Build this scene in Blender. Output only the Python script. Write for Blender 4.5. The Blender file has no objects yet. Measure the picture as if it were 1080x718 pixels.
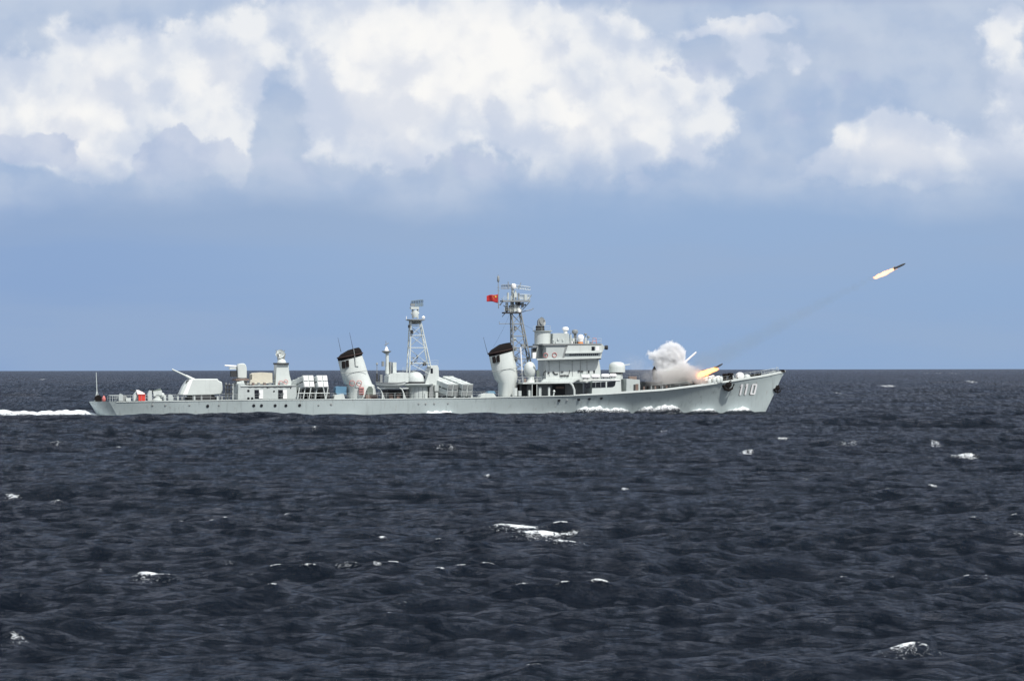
import bpy, bmesh, math, random
import numpy as np
from mathutils import Vector, Matrix
random.seed(5)
sc = bpy.context.scene
col = sc.collection
R = math.radians
# ------------------------------------------------------------------ camera
F = 4000.0                      # focal length in photo pixels (photo 1080 wide)
CAMZ = 8.8
YAW = R(12)
rho = math.atan(2.0 / 1080)     # slight roll
pit = math.atan(30.5 / F)
r_ = Vector((math.cos(rho), 0, -math.sin(rho)))
u0 = Vector((math.sin(rho), 0, math.cos(rho)))
f0 = Vector((0, 1, 0))
fw = (f0 * math.cos(pit) + u0 * math.sin(pit)).normalized()
up = (u0 * math.cos(pit) - f0 * math.sin(pit)).normalized()
cam_d = bpy.data.cameras.new('camera')
cam = bpy.data.objects.new('camera', cam_d)
col.objects.link(cam)
m = Matrix.Identity(4)
for i in range(3):
    m[i][0] = r_[i]; m[i][1] = up[i]; m[i][2] = -fw[i]
m[0][3], m[1][3], m[2][3] = 0, 0, CAMZ
cam.matrix_world = m
cam_d.sensor_width = 36
cam_d.lens = 36 * F / 1080
cam_d.clip_start = 1
cam_d.clip_end = 120000
sc.camera = cam
sc.view_settings.view_transform = 'Standard'
sc.view_settings.look = 'None'
sc.view_settings.gamma = 1
sc.view_settings.exposure = 0.55
sc.view_settings.use_curve_mapping = False
sc.cycles.use_denoising = True
sc.cycles.sample_clamp_direct = 2.5
sc.cycles.volume_bounces = 5
sc.cycles.max_bounces = 12
sc.cycles.volume_max_steps = 256
sc.cycles.sample_clamp_indirect = 6

# sun: high, behind the camera and to the right
SUN_DIR = Vector((0.46, -0.60, 1.0)).normalized()      # towards the sun
sd = bpy.data.lights.new('sun', 'SUN')
sd.energy = 3.4; sd.angle = R(3); sd.color = (1, .965, .91)
so = bpy.data.objects.new('sun', sd); col.objects.link(so)
so.rotation_euler = SUN_DIR.to_track_quat('Z', 'Y').to_euler()

# ------------------------------------------------------------------ node helper
class NT:
    def __init__(s, nt): s.nt = nt; nt.nodes.clear()
    def n(s, t, **kw):
        nd = s.nt.nodes.new(t)
        for k, v in kw.items(): setattr(nd, k, v)
        return nd
    def link(s, a, b): s.nt.links.new(a, b)
    def put(s, sock, v):
        if hasattr(v, 'is_output') or isinstance(v, bpy.types.NodeSocket): s.link(v, sock)
        else: sock.default_value = v
    def m(s, op, a, b=None, c=None, clamp=False):
        nd = s.n('ShaderNodeMath', operation=op, use_clamp=clamp)
        s.put(nd.inputs[0], a)
        if b is not None: s.put(nd.inputs[1], b)
        if c is not None: s.put(nd.inputs[2], c)
        return nd.outputs[0]
    def v(s, op, a, b=None, out=0):
        nd = s.n('ShaderNodeVectorMath', operation=op)
        s.put(nd.inputs[0], a)
        if b is not None: s.put(nd.inputs[1], b)
        return nd.outputs['Value'] if out else nd.outputs[0]
    def scale(s, a, k):
        nd = s.n('ShaderNodeVectorMath', operation='SCALE')
        s.put(nd.inputs[0], a); s.put(nd.inputs['Scale'], k); return nd.outputs[0]
    def noise(s, vec, scale=1., detail=4., rough=.5, dist=0., color=False):
        nd = s.n('ShaderNodeTexNoise')
        s.put(nd.inputs['Vector'], vec); nd.inputs['Scale'].default_value = scale
        nd.inputs['Detail'].default_value = detail; nd.inputs['Roughness'].default_value = rough
        nd.inputs['Distortion'].default_value = dist
        return nd.outputs['Color'] if color else nd.outputs[0]
    def smooth(s, x, a, b, c=0., d=1.):
        nd = s.n('ShaderNodeMapRange', interpolation_type='SMOOTHSTEP')
        s.put(nd.inputs[0], x)
        for i, q in enumerate((a, b, c, d)): s.put(nd.inputs[i + 1], q)
        return nd.outputs[0]
    def mix(s, f, a, b):
        nd = s.n('ShaderNodeMix', data_type='RGBA')
        s.put(nd.inputs[0], f)
        s.put(nd.inputs[6], a if not isinstance(a, tuple) else (*a[:3], 1))
        s.put(nd.inputs[7], b if not isinstance(b, tuple) else (*b[:3], 1))
        return nd.outputs[2]
    def comb(s, x, y, z=0.):
        nd = s.n('ShaderNodeCombineXYZ')
        s.put(nd.inputs[0], x); s.put(nd.inputs[1], y); s.put(nd.inputs[2], z); return nd.outputs[0]

def lin(r, g, b, k=1.0):
    f = lambda c: ((c / 255 + .055) / 1.055) ** 2.4 if c > 10 else c / 255 / 12.92
    return (f(r) * k, f(g) * k, f(b) * k)

# ------------------------------------------------------------------ sky
world = bpy.data.worlds.new('World'); sc.world = world; world.use_nodes = True
W = NT(world.node_tree)
EXP = 1.0 * 2 ** sc.view_settings.exposure
tc = W.n('ShaderNodeTexCoord').outputs['Generated']
sep = W.n('ShaderNodeSeparateXYZ'); W.link(tc, sep.inputs[0])
U = W.m('MULTIPLY', W.m('ARCTAN2', sep.outputs[0], sep.outputs[1]), F / 100)     # azimuth, 1 unit = 1.43 degrees
V = W.m('MULTIPLY', W.m('ARCSINE', sep.outputs[2]), F / 100)                     # elevation in the same unit
d40 = W.scale(tc, F / 100)
# domain warp makes the cloud edges billow
w1 = W.v('SUBTRACT', W.noise(d40, 1.1, 3, .5, color=True), (.5, .5, .5))
w2 = W.v('SUBTRACT', W.noise(d40, 3.6, 5, .58, color=True), (.5, .5, .5))
def puff(nd_in, scale):
    vo = W.n('ShaderNodeTexVoronoi', feature='SMOOTH_F1')
    W.put(vo.inputs['Vector'], nd_in); vo.inputs['Scale'].default_value = scale
    vo.inputs['Detail'].default_value = 2; vo.inputs['Roughness'].default_value = .5
    vo.inputs['Smoothness'].default_value = .35
    return vo.outputs['Distance']
wd = W.v('ADD', d40, W.scale(w2, .35))
bill = W.m('SUBTRACT', .45, puff(wd, 3.2))            # rounded lobes
P0 = W.comb(U, V)
Pw = W.v('ADD', P0, W.v('ADD', W.scale(w1, .75), W.scale(w2, .34)))
Pw = W.v('MULTIPLY', Pw, (1, 1, 0))
def blobs(lst, vec):
    tot = None
    for (x, y, rx, ry, k) in lst:
        c = ((x - 540) / 100, (389 - y) / 100, 0)
        q = W.v('MULTIPLY', W.v('SUBTRACT', vec, c), (100 / rx, 100 / ry, 0))
        dd = W.v('DOT_PRODUCT', q, q, out=1)
        g = W.m('MULTIPLY', W.m('POWER', 2.718, W.m('MULTIPLY', dd, -1.)), k)
        tot = g if tot is None else W.m('ADD', tot, g)
    return tot
white = blobs([
    (15, 105, 75, 58, .85), (60, 155, 60, 38, .8), (110, 65, 60, 42, .55), (120, 125, 70, 48, .95), (230, 75, 45, 45, .8),
    (190, 60, 45, 40, .35), (235, 140, 38, 42, .8), (235, 185, 25, 22, .5), (100, 180, 40, 18, .5),
    (300, 30, 90, 42, .55), (350, 120, 45, 55, .6), (395, 70, 50, 60, .75), (440, 50, 80, 75, .95), (420, 150, 55, 38, .9),
    (500, 95, 75, 65, .9), (560, 45, 80, 60, .9), (610, 135, 65, 50, .9), (680, 110, 60, 60, .75), (740, 125, 60, 38, .6),
    (650, 35, 60, 45, .5), (785, 24, 62, 14, 1.), (790, 58, 26, 26, .8), (840, 66, 22, 18, .6),
    (950, 150, 48, 36, .9), (915, 172, 45, 26, .6), (1000, 180, 70, 26, .7), (1060, 35, 22, 34, .6),
    (1065, 95, 45, 50, .5), (1075, 170, 45, 45, .5), (870, 190, 80, 22, .35)], Pw)
fine = W.m('MULTIPLY', W.m('SUBTRACT', W.noise(d40, 2.2, 5, .5), .5), .45)
wd1 = W.m('ADD', W.m('ADD', white, fine), W.m('MULTIPLY', bill, .22))
# cloud elsewhere in the sky
far = W.m('SUBTRACT', W.noise(tc, 3.0, 7, .55), .47)
outside = W.smooth(W.m('ABSOLUTE', U), 6.0, 9.5)
above = W.smooth(V, 4.3, 6.5)
els = W.m('MAXIMUM', outside, above)
wd1 = W.m('ADD', W.m('MULTIPLY', wd1, W.m('SUBTRACT', 1., els)), W.m('MULTIPLY', W.m('ADD', W.m('MULTIPLY', far, 5.), .5), els))
c_white = W.smooth(wd1, .22, .52)
c_core = W.smooth(W.m('ADD', wd1, W.m('MULTIPLY', W.m('SUBTRACT', W.noise(d40, 1.4, 5, .5), .5), 1.1)), .62, 1.45)
# nearer grey puffs below the bright tops
grey = blobs([
    (205, 150, 42, 26, .9), (195, 175, 45, 26, .9), (45, 150, 50, 24, .75), (25, 170, 60, 26, .7), (115, 190, 60, 22, .6),
    (300, 185, 60, 30, .7), (345, 205, 60, 18, .6), (470, 170, 45, 22, .6), (540, 185, 60, 24, .7), (640, 195, 80, 24, .6),
    (700, 70, 45, 40, .45), (745, 75, 40, 24, .55), (720, 190, 70, 25, .5), (800, 120, 50, 50, .45), (890, 60, 55, 60, .55),
    (960, 90, 60, 30, .4), (860, 130, 35, 35, .4), (280, 100, 30, 50, .4)], Pw)
gd = W.m('ADD', W.m('ADD', grey, W.m('MULTIPLY', fine, .6)), W.m('MULTIPLY', bill, .45))
c_grey = W.m('MULTIPLY', W.smooth(gd, .38, .62), W.m('SUBTRACT', 1., els))
# veil of mid cloud, blue grey
n_lo = W.noise(W.v('MULTIPLY', d40, (.55, .55, 1.1)), .8, 5, .55)
c_veil_hi = W.mix(W.smooth(n_lo, .35, .65), lin(164, 185, 216), lin(184, 198, 220))
# horizon band: smooth distant haze
bandn = W.noise(W.v('MULTIPLY', d40, (.25, .25, 1.6)), .7, 4, .55)
hz = W.smooth(V, 0., 1.7)
c_band = W.mix(hz, lin(143, 171, 208), lin(150, 176, 211))
c_band = W.mix(W.m('MULTIPLY', W.smooth(U, -5.4, -.5, 1., 0.), .45), c_band, lin(130, 158, 203))
c_band = W.mix(W.m('MULTIPLY', W.smooth(bandn, .4, .65), .5), c_band, lin(154, 175, 205))
Vn = W.m('ADD', V, W.m('MULTIPLY', W.m('SUBTRACT', W.noise(W.v('MULTIPLY', d40, (.5, .5, 1.)), 1.2, 4, .5), .5), .8))
up_m = W.smooth(Vn, 1.5, 2.15)
def relief_h(v_):
    vo = W.n('ShaderNodeTexVoronoi', feature='SMOOTH_F1')
    wv = W.v('ADD', v_, W.scale(w2, .38))
    W.put(vo.inputs['Vector'], wv); vo.inputs['Scale'].default_value = 1.0
    vo.inputs['Detail'].default_value = 2; vo.inputs['Roughness'].default_value = .55; vo.inputs['Smoothness'].default_value = .5
    return W.m('SUBTRACT', W.m('MULTIPLY', W.noise(v_, .6, 4, .48), 1.3), vo.outputs['Distance'])
relief = W.m('SUBTRACT', relief_h(d40), relief_h(W.v('ADD', d40, (.14, 0., .24))))
rl_f = W.smooth(relief, -.34, .32)
white_c = W.mix(c_core, lin(214, 222, 235), lin(246, 246, 246))
white_c = W.mix(W.m('MULTIPLY', W.m('SUBTRACT', 1., rl_f), .42), white_c, lin(180, 194, 220))
white_c = W.mix(W.m('MULTIPLY', W.m('MULTIPLY', rl_f, rl_f), .55), white_c, lin(252, 251, 248))
c_veil_hi = W.mix(W.m('MULTIPLY', rl_f, .45), c_veil_hi, lin(205, 215, 230))
grey_c = W.mix(W.smooth(W.noise(d40, 2.0, 5, .5), .3, .7), lin(170, 186, 216), lin(192, 203, 225))
wfade = W.smooth(Vn, 1.65, 2.35)
upper = W.mix(W.m('MULTIPLY', c_white, wfade), c_veil_hi, white_c)
grey_c = W.mix(W.m('MULTIPLY', rl_f, .5), grey_c, lin(208, 216, 232))
upper = W.mix(W.m('MULTIPLY', c_grey, W.m('MULTIPLY', .72, wfade)), upper, grey_c)
skyc = W.mix(up_m, c_band, upper)
# dark underside of a nearer cloud along the top right
tb = W.m('MULTIPLY', W.smooth(V, 3.78, 3.95), W.m('MULTIPLY', W.smooth(W.m('ABSOLUTE', W.m('SUBTRACT', U, 3.)), 1.0, 2.6, 1., 0.), .6))
tb = W.m('MULTIPLY', tb, W.smooth(V, 4.4, 5.0, 1., 0.))
skyc = W.mix(tb, skyc, lin(140, 158, 196))
nish = W.n('ShaderNodeTexSky', sky_type='NISHITA')
nish.sun_disc = False
nish.sun_elevation = math.asin(SUN_DIR.z)
nish.sun_rotation = math.atan2(SUN_DIR.x, SUN_DIR.y)
nish.air_density = 1.2; nish.dust_density = 1.5
bg1 = W.n('ShaderNodeBackground'); W.link(nish.outputs[0], bg1.inputs[0]); bg1.inputs[1].default_value = .10
bg2 = W.n('ShaderNodeBackground'); W.link(skyc, bg2.inputs[0]); bg2.inputs[1].default_value = 1.0 / EXP
mx = W.n('ShaderNodeMixShader')
# clear sky shows between the clouds away from the cloud bank
cover = W.m('SUBTRACT', 1., W.m('MULTIPLY', W.m('MULTIPLY', els, W.smooth(V, 5., 12.)), W.m('SUBTRACT', 1., c_white)))
W.link(cover, mx.inputs[0]); W.link(bg1.outputs[0], mx.inputs[1]); W.link(bg2.outputs[0], mx.inputs[2])
wo = W.n('ShaderNodeOutputWorld'); W.link(mx.outputs[0], wo.inputs[0])
world.cycles.sampling_method = 'MANUAL'; world.cycles.sample_map_resolution = 512

# ------------------------------------------------------------------ ship frame and photo-to-ship helper
MPP = .18
ORG = Vector(((460 - 540) * MPP, 720, 0))
SHIPM = Matrix.Translation(ORG) @ Matrix.Rotation(YAW, 4, 'Z')
SHIPI = SHIPM.inverted()
CAMP = Vector((0, 0, CAMZ))
def ray(px, py):
    return (fw * F + r_ * (px - 540) + up * (359 - py)).normalized()
def P(px, py, y=0.):
    """ship-frame point on the lengthwise plane y that shows at the photo point"""
    o = SHIPI @ CAMP; d = SHIPI.to_3x3() @ ray(px, py)
    t = (y - o.y) / d.y
    return Vector((o.x + d.x * t, y, o.z + d.z * t))
SEA0 = 0.
def sea_pt(px, py):
    d = ray(px, py); t = -CAMZ / d.z
    return CAMP + d * t

# ------------------------------------------------------------------ materials
def mat(name): 
    m_ = bpy.data.materials.new(name); m_.use_nodes = True; return m_, NT(m_.node_tree)
def paint(name, c, rough=.55, var=.12, streak=.0, scale=.6, metal=0., rust=0., spec=.5):
    m_, N = mat(name)
    geo = N.n('ShaderNodeNewGeometry').outputs['Position']
    n1 = N.noise(geo, scale, 5, .6)
    k = N.m('ADD', 1 - var, N.m('MULTIPLY', n1, 2 * var))
    n2 = N.noise(N.v('MULTIPLY', geo, (1.6, 1.6, .16)), 1.0, 4, .6)
    s_ = N.smooth(n2, .52, .75)
    cc = N.scale(N.comb(*c), k)
    cc = N.mix(N.m('MULTIPLY', s_, streak), cc, tuple(x * .55 for x in c))
    if rust:
        n3 = N.noise(N.v('MULTIPLY', geo, (2.6, 2.6, .35)), 1.0, 5, .65)
        cc = N.mix(N.m('MULTIPLY', N.smooth(n3, .62, .74), rust), cc, (.16, .09, .05))
    b = N.n('ShaderNodeBsdfPrincipled')
    N.link(cc, b.inputs['Base Color']); b.inputs['Roughness'].default_value = rough
    b.inputs['Metallic'].default_value = metal; b.inputs['Specular IOR Level'].default_value = spec
    bp = N.n('ShaderNodeBump'); bp.inputs['Strength'].default_value = .25; bp.inputs['Distance'].default_value = .04
    N.link(N.noise(geo, 2.2, 3, .6), bp.inputs['Height']); N.link(bp.outputs[0], b.inputs['Normal'])
    o = N.n('ShaderNodeOutputMaterial'); N.link(b.outputs[0], o.inputs[0])
    return m_
M = {}
M['hull'] = paint('hull_grey_paint', (.35, .405, .405), .5, .26, .5, .09, rust=.6)
M['grey'] = paint('grey_paint', (.42, .46, .45), .55, .14, .22, .5, rust=.3)
M['light'] = paint('light_grey_paint', (.52, .56, .54), .5, .12, .28, .6, rust=.22)
M['white'] = paint('white_paint', (.80, .80, .79), .45, .05, .03)
M['cream'] = paint('canvas_cream', (.52, .49, .40), .8, .12, .15, .9)
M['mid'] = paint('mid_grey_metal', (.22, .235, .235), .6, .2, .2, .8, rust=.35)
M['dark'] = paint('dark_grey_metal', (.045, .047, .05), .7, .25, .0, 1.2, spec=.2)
M['black'] = paint('black_soot_paint', (.012, .010, .010), .8, .3, .0, .8, spec=.1)
M['soot'] = paint('brown_soot_rim', (.045, .03, .028), .8, .3, .2, .8, spec=.1)
M['glass'] = paint('dark_window_glass', (.012, .013, .016), .12, .1, 0)
M['red'] = paint('red_paint', (.62, .045, .03), .5, .12, .0)
M['lifered'] = paint('life_ring_red', (.48, .14, .13), .5, .1, .0)
M['flag'] = paint('red_flag_cloth', (.33, .012, .016), .8, .12, .0)
M['yellow'] = paint('yellow_star', (.75, .55, .06), .7, .05, .0)
M['blue'] = paint('blue_canvas', (.09, .20, .30), .8, .15, .0)
M['green'] = paint('green_net', (.13, .16, .14), .8, .25, .0, 1.5)
M['deck'] = paint('deck_paint', (.13, .15, .145), .8, .2, .0, .4)
M['brown'] = paint('brown_gear', (.17, .12, .10), .8, .3, .0, 1.2)
M['orange'] = paint('orange_band', (.55, .20, .05), .6, .1, .0)
M['khaki'] = paint('crew_uniform', (.10, .11, .13), .9, .2, .0, 2)
M['skin'] = paint('skin', (.42, .26, .19), .7, .05, .0)
M['lifevest'] = paint('orange_vest', (.60, .12, .05), .8, .1, .0)

# ------------------------------------------------------------------ mesh builder (ship coordinates)
class MB:
    def __init__(s): s.v = []; s.f = []; s.sm = []
    def add(s, vs, fs, smooth=False):
        o = len(s.v); s.v += [tuple(p) for p in vs]
        s.f += [tuple(i + o for i in f) for f in fs]; s.sm += [smooth] * len(fs); return s
    def obox(s, c, a, b, d):
        c, a, b, d = map(Vector, (c, a, b, d)); vs = []
        for i in (-1, 1):
            for j in (-1, 1):
                for k in (-1, 1): vs.append(c + a * i + b * j + d * k)
        fs = [(0, 1, 3, 2), (4, 6, 7, 5), (0, 4, 5, 1), (2, 3, 7, 6), (0, 2, 6, 4), (1, 5, 7, 3)]
        return s.add(vs, fs)
    def box(s, x0, x1, y0, y1, z0, z1):
        return s.obox(((x0 + x1) / 2, (y0 + y1) / 2, (z0 + z1) / 2), ((x1 - x0) / 2, 0, 0), (0, (y1 - y0) / 2, 0), (0, 0, (z1 - z0) / 2))
    def tp(s, poly, yn, yf, squeeze=True, taper=1.):
        """outline in photo points, extruded from plane yn to yf"""
        xs = [p[0] for p in poly]; a, b = min(xs), max(xs)
        sh = (yf - yn) * math.sin(YAW) / MPP if squeeze else 0
        sh = min(sh, (b - a) * .6)
        q = []
        for (x, y) in poly:
            x2 = a + sh + (x - a) * (b - a - sh) / (b - a)
            q.append(P(x2, y, yn))
        cx = sum(p.x for p in q) / len(q)
        n = len(q)
        vs = [(p.x, yn, p.z) for p in q] + [(cx + (p.x - cx) * taper, yf, p.z) for p in q]
        fs = [tuple(range(n)), tuple(range(2 * n - 1, n - 1, -1))] + [(i, (i + 1) % n, (i + 1) % n + n, i + n) for i in range(n)]
        return s.add(vs, fs)
    def tube(s, pts, r, n=8, r2=None, cap=True):
        pts = [Vector(p) for p in pts]; rings = []
        for i, p in enumerate(pts):
            d = (pts[min(i + 1, len(pts) - 1)] - pts[max(i - 1, 0)]).normalized()
            a = d.cross(Vector((0, 0, 1)) if abs(d.z) < .9 else Vector((1, 0, 0))).normalized(); b = d.cross(a)
            rr = r if r2 is None else r + (r2 - r) * i / (len(pts) - 1)
            rings.append([p + (a * math.cos(2 * math.pi * k / n) + b * math.sin(2 * math.pi * k / n)) * rr for k in range(n)])
        vs = [v for g in rings for v in g]; fs = []
        for i in range(len(pts) - 1):
            for k in range(n): fs.append((i * n + k, i * n + (k + 1) % n, (i + 1) * n + (k + 1) % n, (i + 1) * n + k))
        if cap: fs += [tuple(range(n)), tuple((len(pts) - 1) * n + k for k in range(n - 1, -1, -1))]
        return s.add(vs, fs, True)
    def lathe(s, c, prof, n=20, ax=None):
        """prof: (radius, height) pairs round an axis through c"""
        c = Vector(c); ax = Vector(ax or (0, 0, 1)).normalized()
        a = ax.cross(Vector((0, 1, 0)) if abs(ax.y) < .9 else Vector((1, 0, 0))).normalized(); b = ax.cross(a)
        vs = []; fs = []
        for (r, h) in prof:
            for k in range(n):
                t = 2 * math.pi * k / n; vs.append(c + ax * h + (a * math.cos(t) + b * math.sin(t)) * max(r, .002))
        for i in range(len(prof) - 1):
            for k in range(n): fs.append((i * n + k, i * n + (k + 1) % n, (i + 1) * n + (k + 1) % n, (i + 1) * n + k))
        fs += [tuple(range(n)), tuple((len(prof) - 1) * n + k for k in range(n - 1, -1, -1))]
        return s.add(vs, fs, True)
    def rings(s, rs, smooth=True, cap=True):
        n = len(rs[0]); vs = [p for g in rs for p in g]; fs = []
        for i in range(len(rs) - 1):
            for k in range(n): fs.append((i * n + k, i * n + (k + 1) % n, (i + 1) * n + (k + 1) % n, (i + 1) * n + k))
        if cap: fs += [tuple(range(n)), tuple((len(rs) - 1) * n + k for k in range(n - 1, -1, -1))]
        return s.add(vs, fs, smooth)
    def mesh(s, name, mt, base=(0, 0, 0)):
        me = bpy.data.meshes.new(name); b = Vector(base)
        me.from_pydata([tuple(Vector(p) - b) for p in s.v], [], s.f)
        me.polygons.foreach_set('use_smooth', s.sm)
        bm = bmesh.new(); bm.from_mesh(me); bmesh.ops.recalc_face_normals(bm, faces=bm.faces); bm.to_mesh(me); bm.free()
        try: me.set_sharp_from_angle(angle=R(42))
        except Exception: pass
        me.materials.append(mt); return me
def tag(o, label=None, cat=None, group=None, kind=None):
    if label: o['label'] = label
    if cat: o['category'] = cat
    if group: o['group'] = group
    if kind: o['kind'] = kind
    return o
def part(name, mb, mt, parent, label=None, base=(0, 0, 0)):
    o = bpy.data.objects.new(name, mb.mesh(name, M[mt] if isinstance(mt, str) else mt, base))
    col.objects.link(o); o.parent = parent
    if label: o['label'] = label
    return o
def on_ship(name, base, label, cat, group=None):
    """empty of a separate thing that stands on the ship, at ship point base"""
    e = bpy.data.objects.new(name, None); col.objects.link(e)
    e.location = SHIPM @ Vector(base); e.rotation_euler = (0, 0, YAW)
    return tag(e, label, cat, group)
def single(name, mb, mt, base, label, cat, group=None, kind=None):
    o = bpy.data.objects.new(name, mb.mesh(name, M[mt] if isinstance(mt, str) else mt, base)); col.objects.link(o)
    o.location = SHIPM @ Vector(base); o.rotation_euler = (0, 0, YAW)
    return tag(o, label, cat, group, kind)

# ------------------------------------------------------------------ hull form
bd_u = [0, .03, .1, .2, .3, .6, .7, .78, .85, .91, .955, .985, 1]
bd_v = [4.3, 4.7, 5.5, 6.2, 6.5, 6.5, 6.3, 5.7, 4.7, 3.35, 1.9, .7, .06]
bw_u = [0, .03, .1, .2, .3, .5, .6, .7, .8, .88, .94, .98, 1]
bw_v = [3.7, 4.2, 5.2, 6.0, 6.3, 6.2, 5.7, 4.6, 3.0, 1.65, .75, .25, .04]
st_top = P(115, 423.4, -4.3); st_bot = P(124.5, 439.6, -3.7)
stem = sorted([(P(x, y, 0).z, P(x, y, 0).x) for (x, y) in [(828.2, 391.8), (823.6, 398.6), (818.6, 410.5), (810.4, 427.7), (806.6, 435.5)]])
def x_stern(z):
    t = (z - st_bot.z) / (st_top.z - st_bot.z)
    return st_bot.x + (st_top.x - st_bot.x) * t
def x_stem(z): return float(np.interp(z, [a for a, b in stem], [b for a, b in stem])) if z > stem[0][0] else stem[0][1] + (z - stem[0][0]) * .3
def bd(u): return float(np.interp(u, bd_u, bd_v))
def bw(u): return float(np.interp(u, bw_u, bw_v))
edge = [(115, 423.4), (175, 422.6), (240, 421.6), (310, 421), (400, 420.4), (500, 419.2), (560, 417.8), (600, 416.8), (640, 415.2),
        (700, 411.2), (743.7, 405.8), (770, 402), (807, 396.4), (820, 393.6), (828, 391.8)]
tab = []
for (x, y) in edge:
    yy = -6.
    for _ in range(12):
        p = P(x, y, yy)
        u = (p.x - x_stern(p.z)) / (x_stem(p.z) - x_stern(p.z)); u = min(1, max(0, u)); yy = -bd(u)
    tab.append((u, p.z))
tab[-1] = (1., P(828.2, 391.8, 0).z)
def zd(u): return float(np.interp(u, [a for a, b in tab], [b for a, b in tab]))
def hb(u, z):
    t = z / zd(u)
    if t <= 0: return bw(u) * (1 + max(t, -1.5) * .25)
    return bw(u) + (bd(u) - bw(u)) * t ** 1.35
def u_of(x, z): return min(1., max(0., (x - x_stern(z)) / (x_stem(z) - x_stern(z))))
def hull_y(x, z): return -hb(u_of(x, z), z)
def HP(px, py):
    y = -5.
    for _ in range(15): p = P(px, py, y); y = hull_y(p.x, p.z)
    return P(px, py, y)
def deck_z(x): 
    u = u_of(x, 4.); u = u_of(x, zd(u)); return zd(u)
def D(px, y=0.):
    """deck level point under photo column px on plane y"""
    p = P(px, 415, y); return Vector((p.x, y, deck_z(p.x)))

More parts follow.
